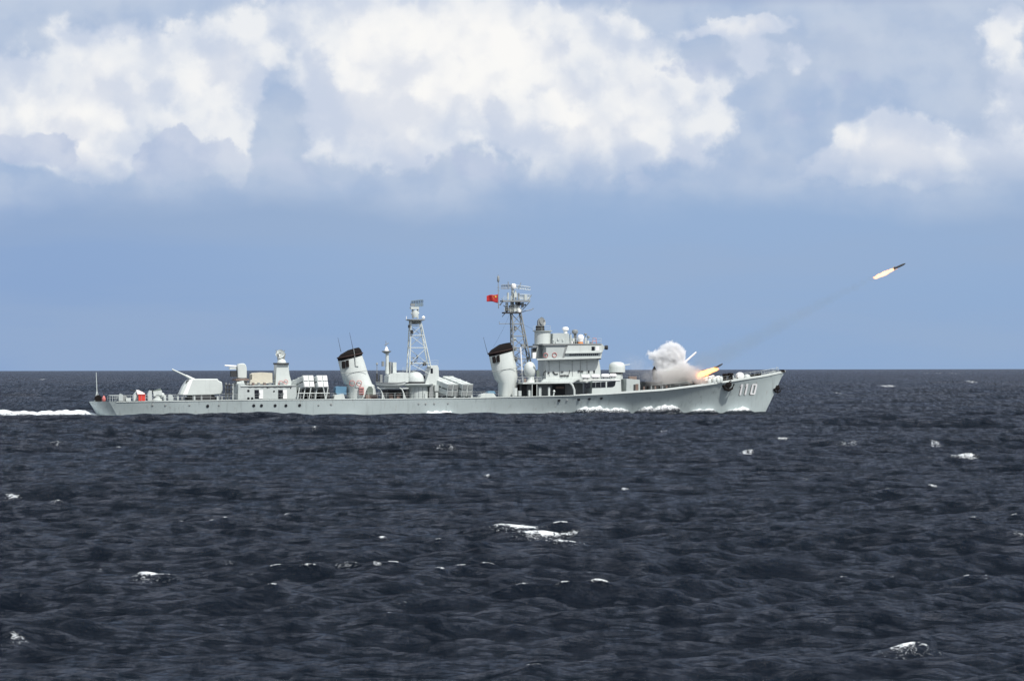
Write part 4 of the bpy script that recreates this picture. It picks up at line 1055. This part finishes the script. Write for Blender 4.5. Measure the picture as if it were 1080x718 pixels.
# forward deckhouse
fd = TP('forward_deckhouse', [(613.6, 417), (614.6, 400.8), (652, 399.2), (654.8, 400.2), (655.4, 414.8)], -5.0, 4.2, 'light', ship)
for poly in ([(616.4, 403.6), (622.4, 403.2), (622.4, 409), (616.4, 409.2)], [(624.6, 403.2), (638.8, 402.4), (638.8, 408.4), (624.6, 408.9)], [(640.4, 402.4), (649.6, 401.8), (648.6, 406.6), (646.4, 408), (640.4, 408.3)]):
    w_ = plate('window', poly, -5.0, 'glass', fd)
for px in (628, 633.4): plate('window_mullion', rect(px, 402.8, px + .5, 408.6), -5.05, 'mid', fd, .04)
plate('house_seam', rect(615, 400.4, 654.4, 401.2), -5.0, 'white', fd, .12)
TP('forward_deckhouse_step', [(652, 415), (652.4, 399.2), (661, 399.6), (674.6, 400.4), (675.2, 413)], -4.2, 3.2, 'grey', fd)
plate('doorway', rect(668.2, 405.4, 670.2, 412), -4.2, 'dark', fd); plate('panel', rect(670.4, 404.8, 673.4, 411.8), -4.2, 'brown', fd)
rails([(655, 399.4), (674, 400.2)], -4.2, 1.0, parent=fd, r=.03, mt='mid')
TP('stowage_box', rect(662.6, 396.6, 671.6, 400), -2.6, -1.6, 'brown', fd)
# forward domed gun
fg = part('forward_domed_gun', MB().lathe(P(650.8, 392.6, -.6), [(1.55, 0), (1.56, .9), (1.5, 1.45), (1.2, 1.8), (.7, 1.98), (0, 2.02)], 26), 'light', ship)
part('mount_ring', MB().lathe(P(650.2, 394.4, -.6), [(1.25, 0), (1.25, .35)], 24), 'dark', fg)
part('mount_base', MB().lathe(P(650.0, 399.8, -.6), [(1.25, 0), (1.2, 1.0)], 24), 'light', fg)
for dy in (-.2, .2):
    mb = MB(); mb.tube([P(656, 385.2, -.8 + dy), P(664.4, 384.3, -.8 + dy)], .11, 7, .08); part('barrel', mb, 'light', fg)

# ---- forward main gun turret, wrapped in smoke
ft = part('forward_gun_turret', MB().tp([(693.6, 405.6), (693.8, 396), (697, 390), (708, 388.8), (718, 389.6), (727, 397), (731, 404.6)], -2.1, 2.1), 'grey', ship)
bv = ft.modifiers.new('bevel', 'BEVEL'); bv.width = .2; bv.segments = 2; bv.limit_method = 'ANGLE'
for dy in (-.5, .5):
    mb = MB(); mb.tube([P(712, 391, dy), P(734.4, 371.2, dy)], .22, 8, .15); part('barrel', mb, 'white', ft)
part('turret_ring', MB().lathe(D(711, 0), [(2.8, 0), (2.8, .7)], 26), 'dark', ft)
TP('deflector_plate', [(688.6, 401), (688, 390), (690, 386.2), (692.4, 390), (693.2, 401)], -1.8, -1.2, 'black', ship)
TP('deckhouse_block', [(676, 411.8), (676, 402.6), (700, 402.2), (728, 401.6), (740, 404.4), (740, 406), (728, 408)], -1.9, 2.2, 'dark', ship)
for k, px in enumerate((678, 682, 685.6, 690, 694, 697.4, 702)): TP('cable_reel', rect(px, 407.4 - .04 * (px - 678), px + 2, 412 - .06 * (px - 678)), -5.0, -4.4, ['brown', 'black', 'mid'][k % 3], ship)

# ---- rocket launchers on the forecastle
def rocket_launcher(px, py, y, s=1.):
    root = part('rocket_launcher', MB().lathe(D(px, y), [(.9 * s, 0), (.8 * s, .3), (.45 * s, .4), (.45 * s, .9)], 14), 'grey', ship)
    ax = Vector((math.cos(R(14)), 0, math.sin(R(14)))); upv = Vector((-ax.z, 0, ax.x)); c = P(px, py, y)
    mb = MB()
    for i in (-1.5, -.5, .5, 1.5):
        for j in (-.5, .5):
            q = c + Vector((0, i * .34 * s, 0)) + upv * j * .36 * s
            mb.tube([q - ax * .95 * s, q + ax * .95 * s], .16 * s, 8)
    part('launch_tubes', mb, 'white', root)
    mb = MB(); mb.obox(c - ax * .1, ax * .12, (0, .85 * s, 0), upv * .45 * s); mb.obox(c - upv * .5 * s, ax * .6 * s, (0, .5 * s, 0), upv * .1); part('cradle', mb, 'light', root)
    return root
rocket_launcher(747.6, 398.8, -2.2, 1.05); rocket_launcher(753.6, 399.4, 1.6, 1.05)
for k, px in enumerate((748, 753, 757.4, 760.2)):
    mb = MB(); c = D(px, -3.4); mb.lathe(c, [(.35, 0), (.42, .3), (.42, .75 + .2 * (k % 2)), (.2, 1.0 + .2 * (k % 2))], 10); part('mooring_bollard', mb, 'light', ship)
# anchor gear and forecastle fittings
for (px, y) in ((765, -2.4), (770.4, -2.4)):
    mb = MB(); mb.lathe(D(px, y), [(.62, 0), (.62, .35), (.42, .5), (.42, 1.1), (.6, 1.2), (.6, 1.5), (.2, 1.6)], 14); part('capstan', mb, 'black', ship)
mb = MB(); mb.tube([D(773.6, -2.6), P(773.6, 397, -2.6), P(772.2, 395.4, -2.6)], .12, 6); part('roller_post', mb, 'light', ship)
mb = MB(); c = P(780.4, 399.6, -1.2); mb.lathe((c.x, -1.9, P(780.4, 396.4, -1.2).z), [(.3, 0), (.68, .06), (.72, .3), (.72, 1.1), (.68, 1.35), (.3, 1.4)], 18, (0, 1, 0)); part('rope_reel', mb, 'white', ship)
mb = MB(); mb.lathe(D(788, -1.2), [(.75, 0), (.7, .35), (.45, .75), (.1, .85)], 14); part('hawser_coil', mb, 'light', ship)
for k, px in enumerate((791.6, 795.4, 799.4)):
    mb = MB(); c = D(px, -.9); mb.lathe(c, [(.32, 0), (.28, .5), (.4, .56), (.4, .7)], 10); c2 = D(px + 1.7, -.9); mb.lathe(c2, [(.32, 0), (.28, .5), (.4, .56), (.4, .7)], 10); part('twin_bitts', mb, 'black', ship)
mb = MB()
mb.tube([D(810, 0) , P(817.6, 392, 0), P(819.6, 386.8, 0)], .07, 5); mb.tube([P(817.6, 392, 0), D(819, 0)], .07, 5); mb.tube([D(806, .5), P(812, 393, .5), P(817.6, 391, 0)], .05, 5); part('jack_staff_frame', mb, 'light', ship)
TP('bow_fairlead', [(822.6, 392.2), (823, 389.8), (826.6, 389.6), (828.2, 391.4), (828.2, 392.4)], -.35, .35, 'black', ship)
rails([(803, 396.2), (811, 394.6), (821, 392.8)], -.6, .9, parent=ship, r=.03)

# ---- main mast
mm = lattice('main_lattice_mast', (((539.2, 402), (563.6, 402)), ((538.6, 330), (549.4, 330))), [0, .16, .33, .49, .66, .84, 1], .14, 'mid', 1.5, .75)
for (poly, y0, y1, mt_) in ((rect(531.8, 329, 550, 330.6), -1.1, 1.1, 'dark'), (rect(530.4, 316.6, 559.2, 318.2), -1.4, 1.4, 'mid')):
    TP('platform', poly, y0, y1, mt_, mm, squeeze=False)
mb = MB(); mb.tube([P(540.6, 330, 0), P(540.6, 303, 0)], .30, 10, .22); mb.tube([P(544.4, 330, .4), P(543.6, 306, .3)], .16, 8); mb.tube([P(538.6, 330, -.4), P(539, 312, -.3)], .12, 8)
mb.tp([(545.6, 317.6), (548.8, 317.6), (548, 328.6), (546, 328.6)], -.6, .6, squeeze=False); part('mast_column', mb, 'light', mm)
mb = MB(); mb.lathe(P(541.6, 304.6, 0), [(.4, 0), (.55, .3), (.5, .8), (.2, 1.0)], 12); part('radar_head', mb, 'white', mm)
bar_radar('radar_antenna', (528.6, 302.6), (541, 302), .75, mm, 'mid', .35, 4)
bar_radar('radar_antenna', (541.6, 302), (559, 304.4), .6, mm, 'light', .3, 3)
bar_radar('radar_antenna', (548, 313.0), (558.6, 313.2), .9, mm, 'light', .35, 4)
mb = MB(); mb.tube([P(550, 329, 0), P(554, 328, 0), P(560, 326.8, 0), P(562.8, 325, 0)], .08, 5); mb.tube([P(544, 331, 0), P(553.6, 321, 0)], .07, 5); mb.lathe(P(554, 322.4, 0), [(.1, 0), (.2, .1), (.1, .35)], 8)
mb.tube([P(526.4, 341.4, 0), P(550.8, 341.2, 0)], .06, 5); mb.tube([P(526.6, 342, 0), P(526.6, 338.8, 0)], .04, 4); mb.tube([P(531.4, 318, 0), P(529, 314.6, 0)], .07, 5); part('yardarm', mb, 'mid', mm)
mb = MB(); mb.lathe(P(534.4, 329, -.5), [(.15, 0), (.34, .2), (.34, .8), (.1, 1.0)], 10); part('signal_lamp', mb, 'dark', mm); mb = MB(); mb.lathe(P(547.6, 322.2, -.6), [(.3, 0), (.36, .3), (.25, .8)], 10); part('signal_lamp', mb, 'dark', mm)
mb = MB(); mb.lathe(P(547.6, 330, -.8), [(.2, 0), (.35, .15), (.35, .6), (.1, .8)], 10); part('loudhailer', mb, 'white', mm)
mb = MB()
for t in np.linspace(0, 1, 16):
    a = P(540.4, 328 - 22 * t, -.35); mb.tube([a + Vector((-.3, 0, 0)), a + Vector((.3, 0, 0))], .04, 4)
part('ladder', mb, 'dark', mm)
mb = MB(); mb.tube([P(525.8, 325.4, 0), P(525.4, 289.6, 0)], .085, 6, .05); mb.tube([P(525.8, 322, 0), P(531.6, 317.4, 0)], .07, 5)
for py in (292.4, 295, 303, 306): mb.tube([P(524.2, py, 0), P(527, py + .4, 0)], .05, 5)
mb.lathe(P(525.5, 297.6, 0), [(.1, 0), (.22, .15), (.22, 1.0), (.1, 1.2)], 8); gaff = part('signal_pole', mb, 'mid', mm)
mb = MB()
mb.tube([P(549, 366, -2.2), P(551.4, 403, -2.2)], .13, 6); part('support_strut', mb, 'white', mm)
mb = MB()
for k in range(16):
    px = 541 + (k * 4.7) % 15; py = 366 + (k * 7.9) % 34
    mb.tube([P(px, py, -1.2 + .3 * (k % 4)), P(px + 4 * math.cos(k * 1.7), py + 4.4 * math.sin(k * 2.3), -1. + .3 * (k % 3))], .07, 5)
part('rigging_bracket', mb, 'mid', mm)
for (x0, y0, x1, y1, mt_) in ((543, 376, 546, 381, 'mid'), (549, 362.6, 555.6, 365.6, 'mid'), (555, 376, 558, 379.4, 'dark'), (542, 366.4, 545, 370, 'grey')): TP('mast_equipment', rect(x0, y0, x1, y1), -.9, .2, mt_, mm)
rails([(531, 316.6), (559, 316.6)], -1.35, .7, parent=mm, r=.03, step=.7); rails([(532, 329), (550, 329)], -1.05, .7, parent=mm, r=.03, step=.7)
for (x0, y0, x1, y1, mt_) in ((533, 319, 536, 324.6, 'light'), (541.4, 309, 545.4, 313.6, 'light'), (549.6, 319, 552.6, 324, 'mid'), (552.4, 311, 556, 316.4, 'grey'), (536.6, 322, 539, 328.6, 'mid'), (541.4, 321, 545, 328.4, 'light'), (546, 309, 548, 316.4, 'mid'), (534.6, 308.6, 537, 316, 'grey'), (542, 344, 545, 348.6, 'mid'), (541, 356, 544.6, 360, 'grey')):
    TP('mast_equipment', rect(x0, y0, x1, y1), -.5, .2, mt_, mm)
for (a_, b_) in (((531, 322), (538.6, 329)), ((559, 318), (549, 329)), ((556, 318), (560.6, 311)), ((530.4, 317), (527.6, 322)), ((533, 330), (529.6, 334)), ((536, 305), (536, 297)), ((547, 304), (549.6, 298))):
    part('mast_bracket', MB().tube([P(*a_, -.3), P(*b_, -.3)], .08, 5), 'mid', mm)
# wires from mast to mast and to the bow
mb = MB()
def wire(a, b, sag=.4, r=.014):
    A, B = Vector(a), Vector(b); mb.tube([A.lerp(B, t) - Vector((0, 0, sag * 4 * t * (1 - t))) for t in np.linspace(0, 1, 9)], r, 4)
wire(P(538, 330, -.8), P(520, 366, -1)); wire(P(550.6, 341, 0), P(580, 351, -1)); part('aerial_wire', mb, 'dark', mm)

# ------------------------------------------------------------------ separate things on the ship
# whaleboat in its davits
Lb = []
a0, a1 = P(396.4, 404, -5.6), P(427.6, 404, -5.6)
for i in range(17):
    t = i / 16; x = a0.x + (a1.x - a0.x) * t; e = (2 * t - 1); w = .95 * (1 - abs(e) ** 2.6) + .03; zt = a0.z + .22 * abs(e) ** 2; keel = P(410, 408.6, -5.6).z + .55 * abs(e) ** 3
    g = []
    for k in range(9):
        q = math.pi * k / 8; g.append((x, -5.4 - w * math.cos(q), zt - (zt - keel) * math.sin(q) ** .7))
    Lb.append(g)
base = (a0.lerp(a1, .5).x, -5.4, P(410, 408.6, -5.6).z)
wb = on_ship('lifeboat', base, 'grey open lifeboat hanging from davits beside the aft lattice mast', 'lifeboat')
mb = MB(); vs = [p for g in Lb for p in g]; fs = []
for i in range(16):
    for k in range(8): fs.append((i * 9 + k, i * 9 + k + 1, (i + 1) * 9 + k + 1, (i + 1) * 9 + k))
for i in range(16): fs.append((i * 9, (i + 1) * 9, (i + 1) * 9 + 8, i * 9 + 8))
mb.add(vs, fs, True); part('boat_hull', mb, 'light', wb, base=base)
mb = MB(); mb.tube([(p[0][0], p[0][1] - .03, p[0][2]) for p in Lb], .07, 6); mb.tube([(p[8][0], p[8][1] + .03, p[8][2]) for p in Lb], .07, 6); part('gunwale', mb, 'mid', wb, base=base)

# life raft canisters
cols = [(617.4, 397.4), (627.9, 397.0), (638.3, 396.5), (646.4, 396.1)]
rl = ['aftmost of the white life raft canisters above the deckhouse windows', 'second white raft canister from the funnel side, above the windows', 'third white raft canister along the deckhouse roof', 'white raft canister nearest the forward domed gun']
for i, (px, py) in enumerate(cols):
    c = P(px, py, -4.9); w = .80 if i < 3 else .66
    base = (c.x, c.y, c.z - .42)
    e = on_ship('life_raft_canister', base, rl[i], 'life raft', 'white raft canisters on the deckhouse roof')
    mb = MB(); mb.lathe(c, [(.0, -w), (.30, -w * .96), (.40, -w * .8), (.41, -.06), (.44, -.05), (.44, .05), (.41, .06), (.40, w * .8), (.30, w * .96), (0, w)], 14, (1, 0, 0))
    part('canister', mb, 'white', e, base=base)
    mb = MB()
    for s_ in (-.5, .5): mb.box(c.x + s_ * w - .05, c.x + s_ * w + .05, c.y - .4, c.y + .4, c.z - .42, c.z - .22)
    part('cradle', mb, 'dark', e, base=base)

# ensign on the signal pole
mb = MB(); n1, n2 = 14, 8; vs = []; fs = []
for i in range(n1 + 1):
    for j in range(n2 + 1):
        s_, t = i / n1, j / n2
        px = 525.2 - 12.0 * s_; top = 310.2 + 1.6 * s_ + .4 * math.sin(s_ * 7); bot = 319.2 - 1.6 * s_ + .4 * math.sin(s_ * 7 + 1)
        vs.append(P(px, top + (bot - top) * t, .22 * math.sin(s_ * 9 + t * 1.2) * (s_ ** .6)))
for i in range(n1):
    for j in range(n2): fs.append((i * (n2 + 1) + j, (i + 1) * (n2 + 1) + j, (i + 1) * (n2 + 1) + j + 1, i * (n2 + 1) + j + 1))
mb.add(vs, fs, True)
base = P(525.4, 319.2, 0)
fl = on_ship('flag', base, 'red flag with yellow stars flying from the pole beside the main mast', 'flag')
fc = part('cloth', mb, 'flag', fl, base=base); sm_ = fc.modifiers.new('solid', 'SOLIDIFY'); sm_.thickness = .012
def star(cx, cy, r, rot=0):
    vs = []
    for k in range(10):
        q = math.pi / 2 + rot + k * math.pi / 5; rr = r if k % 2 == 0 else r * .4
        px, py = cx - rr * math.cos(q), cy - rr * math.sin(q)
        s_ = (525.2 - px) / 12.; p = P(px, py, .22 * math.sin(s_ * 9 + .5) * (s_ ** .6)); vs.append((p.x, p.y - .05, p.z))
    c = P(cx, cy, 0); vs.append((c.x, sum(v[1] for v in vs) / 10, c.z)); return vs, [(k, (k + 1) % 10, 10) for k in range(10)]
mb = MB(); mb.add(*star(522.8, 312.8, 1.3))
for (a, b) in ((520.6, 311.6), (519.8, 312.8), (519.9, 314.2), (520.8, 315.2)): mb.add(*star(a, b, .45, .4))
part('star', mb, 'yellow', fl, base=base)

# red locker and red lifebuoy stowage on the stern
base = D(149.5, -4.2)
e = on_ship('red_locker', base, 'bright red locker standing against the canvas covered stern gun', 'locker')
part('locker_body', MB().tp(rect(145.6, 416.2, 153.2, 422.6), -4.7, -4.2), 'red', e, base=base)
mb = MB(); mb.tp(rect(149.0, 416.4, 149.6, 422.4), -4.74, -4.7, squeeze=False); part('door_seam', mb, 'lifered', e, base=base)
mb = MB(); mb.tp(rect(145.3, 415.7, 153.6, 416.3), -4.8, -4.1, squeeze=False); part('lid', mb, 'red', e, base=base)
base = D(109.5, -2.6)
e = on_ship('stern_buoy', base, 'small red marker buoy near the staff at the stern', 'buoy')
mb = MB(); mb.lathe(base, [(.22, 0), (.36, .2), (.36, .6), (.2, .9), (.08, 1.1)], 14); part('float', mb, 'lifered', e, base=base)
mb = MB(); mb.lathe(base + Vector((0, 0, 1.05)), [(.05, 0), (.05, .3), (.12, .35), (.05, .5)], 8); part('lamp', mb, 'dark', e, base=base)

# ------------------------------------------------------------------ volumes: smoke and fire
def vol_material(name, blobl, dens, colr, nscale, namp, thr=.0, emis=None, aniso=.2, soft=.35):
    """blobl: (centre in object space, radii, weight); density from soft lobes broken by noise"""
    m_, N = mat(name)
    oc = N.n('ShaderNodeTexCoord').outputs['Object']
    wv = N.v('SUBTRACT', N.noise(oc, nscale, 4, .6, color=True), (.5, .5, .5))
    pc = N.v('ADD', oc, N.scale(wv, namp))
    tot = None
    for (c, r, k) in blobl:
        q = N.v('DIVIDE', N.v('SUBTRACT', pc, tuple(c)), tuple(r))
        dd = N.v('DOT_PRODUCT', q, q, out=1)
        g = N.m('MULTIPLY', N.m('SUBTRACT', 1., dd, clamp=True), k)
        tot = g if tot is None else N.m('ADD', tot, g)
    n2 = N.noise(oc, nscale * 2.2, 4, .6)
    d_ = N.m('SUBTRACT', tot, N.m('MULTIPLY', n2, thr))
    d_ = N.smooth(d_, 0., soft)
    d2 = N.m('MULTIPLY', N.m('MULTIPLY', d_, N.m('MINIMUM', tot, 1.5)), dens)
    v_ = N.n('ShaderNodeVolumePrincipled')
    v_.inputs['Color'].default_value = (*colr, 1); N.link(d2, v_.inputs['Density'])
    v_.inputs['Anisotropy'].default_value = aniso
    if emis:
        k = N.smooth(tot, .05, 1.0)
        ec = N.mix(k, emis[0], emis[1])
        N.link(ec, v_.inputs['Emission Color']); N.link(N.m('MULTIPLY', N.m('MULTIPLY', d_, tot), emis[2]), v_.inputs['Emission Strength'])
    o = N.n('ShaderNodeOutputMaterial'); N.link(v_.outputs[0], o.inputs['Volume'])
    return m_
def domain(blobl, grow=1.18, vox=.3):
    """one closed lumpy skin round all lobes, wherever they lie"""
    bm = bmesh.new()
    for (c, r, k) in blobl:
        bmesh.ops.create_icosphere(bm, subdivisions=2, radius=1, matrix=Matrix.Translation(c) @ Matrix.Diagonal((r[0] * grow, r[1] * grow, r[2] * grow, 1)))
    me = bpy.data.meshes.new('smoke'); bm.to_mesh(me); bm.free(); return me
def vol_obj(name, blob_px, dens, colr, nscale, namp, label, cat, thr=.4, vox=.35, emis=None, parent=None, **kw):
    bl_ = []
    pts = []
    for (px, py, y, rx, rz, ry, k) in blob_px: pts.append(P(px, py, y))
    base = sum(pts, Vector()) / len(pts)
    for p, (px, py, y, rx, rz, ry, k) in zip(pts, blob_px): bl_.append((p - base, (rx * MPP, ry, rz * MPP), k))
    me = domain(bl_, 1.0 + namp * .16)
    me.materials.append(vol_material(name + '_volume', bl_, dens, colr, nscale, namp, thr, emis, **kw))
    o = bpy.data.objects.new(name, me); col.objects.link(o)
    rm = o.modifiers.new('remesh', 'REMESH'); rm.mode = 'VOXEL'; rm.voxel_size = vox
    if parent: o.parent = parent; o.location = base
    else: o.location = SHIPM @ base; o.rotation_euler = (0, 0, YAW); tag(o, label, cat)
    return o
vol_obj('white_smoke', [(705, 372, 0, 15, 13, 2.6, 1.1), (698, 378, 0, 14, 11, 2.4, 1.), (714, 378, 0, 13, 12, 2.4, 1.), (709, 366, 0, 9, 8, 1.7, 1.), (717, 370, 0, 8, 8, 1.5, .9),
                        (688, 374, 0, 9, 5, 1.4, .9), (700, 388, -.6, 14, 9, 2.2, .9), (716, 388, -.6, 14, 9, 2., .8), (705, 395, -.6, 16, 8, 2., .6), (694, 393, -2.5, 9, 7, 1., .5), (716, 396, -2.7, 12, 7, 1., .45), (726, 388, -1.6, 8, 8, 1.4, .4)],
        2.4, (.975, .98, .985), 1.0, 2.3, 'dense white puff of launch smoke above the forward gun', 'smoke', thr=.55, vox=.3)
vol_obj('brown_smoke', [(720, 392, -3.0, 18, 12, 2.0, 1.0), (732, 397, -3.2, 14, 9, 1.6, .9), (706, 397, -3.1, 20, 11, 1.7, 1.1), (740, 401, -3.4, 10, 6, 1.3, .8), (690, 398, -3.1, 18, 13, 1.5, .3), (676, 390, -2.9, 22, 20, 1.8, .24),
                        (662, 380, -1.6, 28, 22, 2.2, .22), (700, 404, -4., 24, 6, 1.2, .35), (735, 389, -2.6, 12, 8, 1.6, .4)],
        .95, (.86, .84, .82), .8, 1.9, 'brownish grey smoke drifting low over the forward deck', 'smoke', thr=.25, vox=.35, soft=.5)
# thin trail towards the flying rocket
tr = []
for i in range(22):
    t = i / 21; px = 735 + (919 - 735) * t; py = 386 + (294.3 - 386) * t + 3 * math.sin(t * 5) * (1 - t)
    tr.append((px, py, 0, 17 - 10 * t, 15 * (1 - t) ** 1.1 + 4.6, 2.6 - 1.8 * t, .42 + .12 * math.sin(i * 2.1) + .7 * t * t))
vol_obj('smoke_trail', tr, .10, (.36, .42, .43), .3, .9, 'faint grey smoke trail rising to the flying rocket', 'smoke trail', thr=.12, vox=.5, soft=.6, aniso=.0)

def rocket(name, a, b, y, rad, label, flame, fl_label=None, fins=True):
    """a: tail, b: nose in photo points"""
    A, B = P(*a, y), P(*b, y); ax = (B - A).normalized(); L = (B - A).length
    e = on_ship(name, A, label, 'rocket')
    part('body', MB().lathe(A, [(rad * .8, 0), (rad, .06), (rad, L * .72), (rad * .8, L * .86), (rad * .35, L * .97), (.01, L)], 14, ax), 'dark', e, base=A)
    for k in range(4):
        q = math.pi / 4 + k * math.pi / 2; s1 = ax.cross(Vector((0, 1, 0))).normalized(); s2 = ax.cross(s1)
        d = s1 * math.cos(q) + s2 * math.sin(q); t_ = ax.cross(d)
        mb = MB(); mb.obox(A + ax * .2 + d * rad * 1.7, ax * .18, d * rad * .8, t_ * .02); part('fin', mb, 'mid', e, base=A)
    o = vol_obj('exhaust_flame', flame, 2.2, (.25, .08, .03), 1.6, .5, None, None, thr=.5, vox=.12, emis=((1., .15, .02), (1., .52, .20), fl_label), parent=e)
    o.location = o.location - A
    return e
fl1 = []
for i in range(9):
    t = i / 8; px = 923 + (944 - 923) * t; py = 293 + (283.2 - 293) * t; w = .6 + 1.55 * math.sin(math.pi * min(1, t * .9 + .12))
    fl1.append((px, py, 0, 3.6 + .6 * w, w + .5, .18 * (w + .5), .9))
rocket('flying_rocket', (942.6, 283.6), (955.2, 277.8), 0, .2, 'dark rocket with a bright flame high in the sky ahead of the ship', fl1, 7.)
fl2 = []
for i in range(7):
    t = i / 6; px = 740 + (755 - 740) * t; py = 394.5 + (389 - 394.5) * t; w = 4.2 - 1.6 * t
    fl2.append((px, py, -2.2, 5.0, w, .18 * w + .3, .9))
fl2 += [(737, 396.5, -2.6, 5, 5, 1., .9), (744, 394, -3., 6, 4, .8, .7), (758, 393, -2.4, 4, 4, .7, .25)]
rocket('launching_rocket', (753.5, 388.4), (762.5, 383.4), -2.2, .17, 'dark rocket just leaving the forecastle launcher in orange flame', fl2, 4.5)
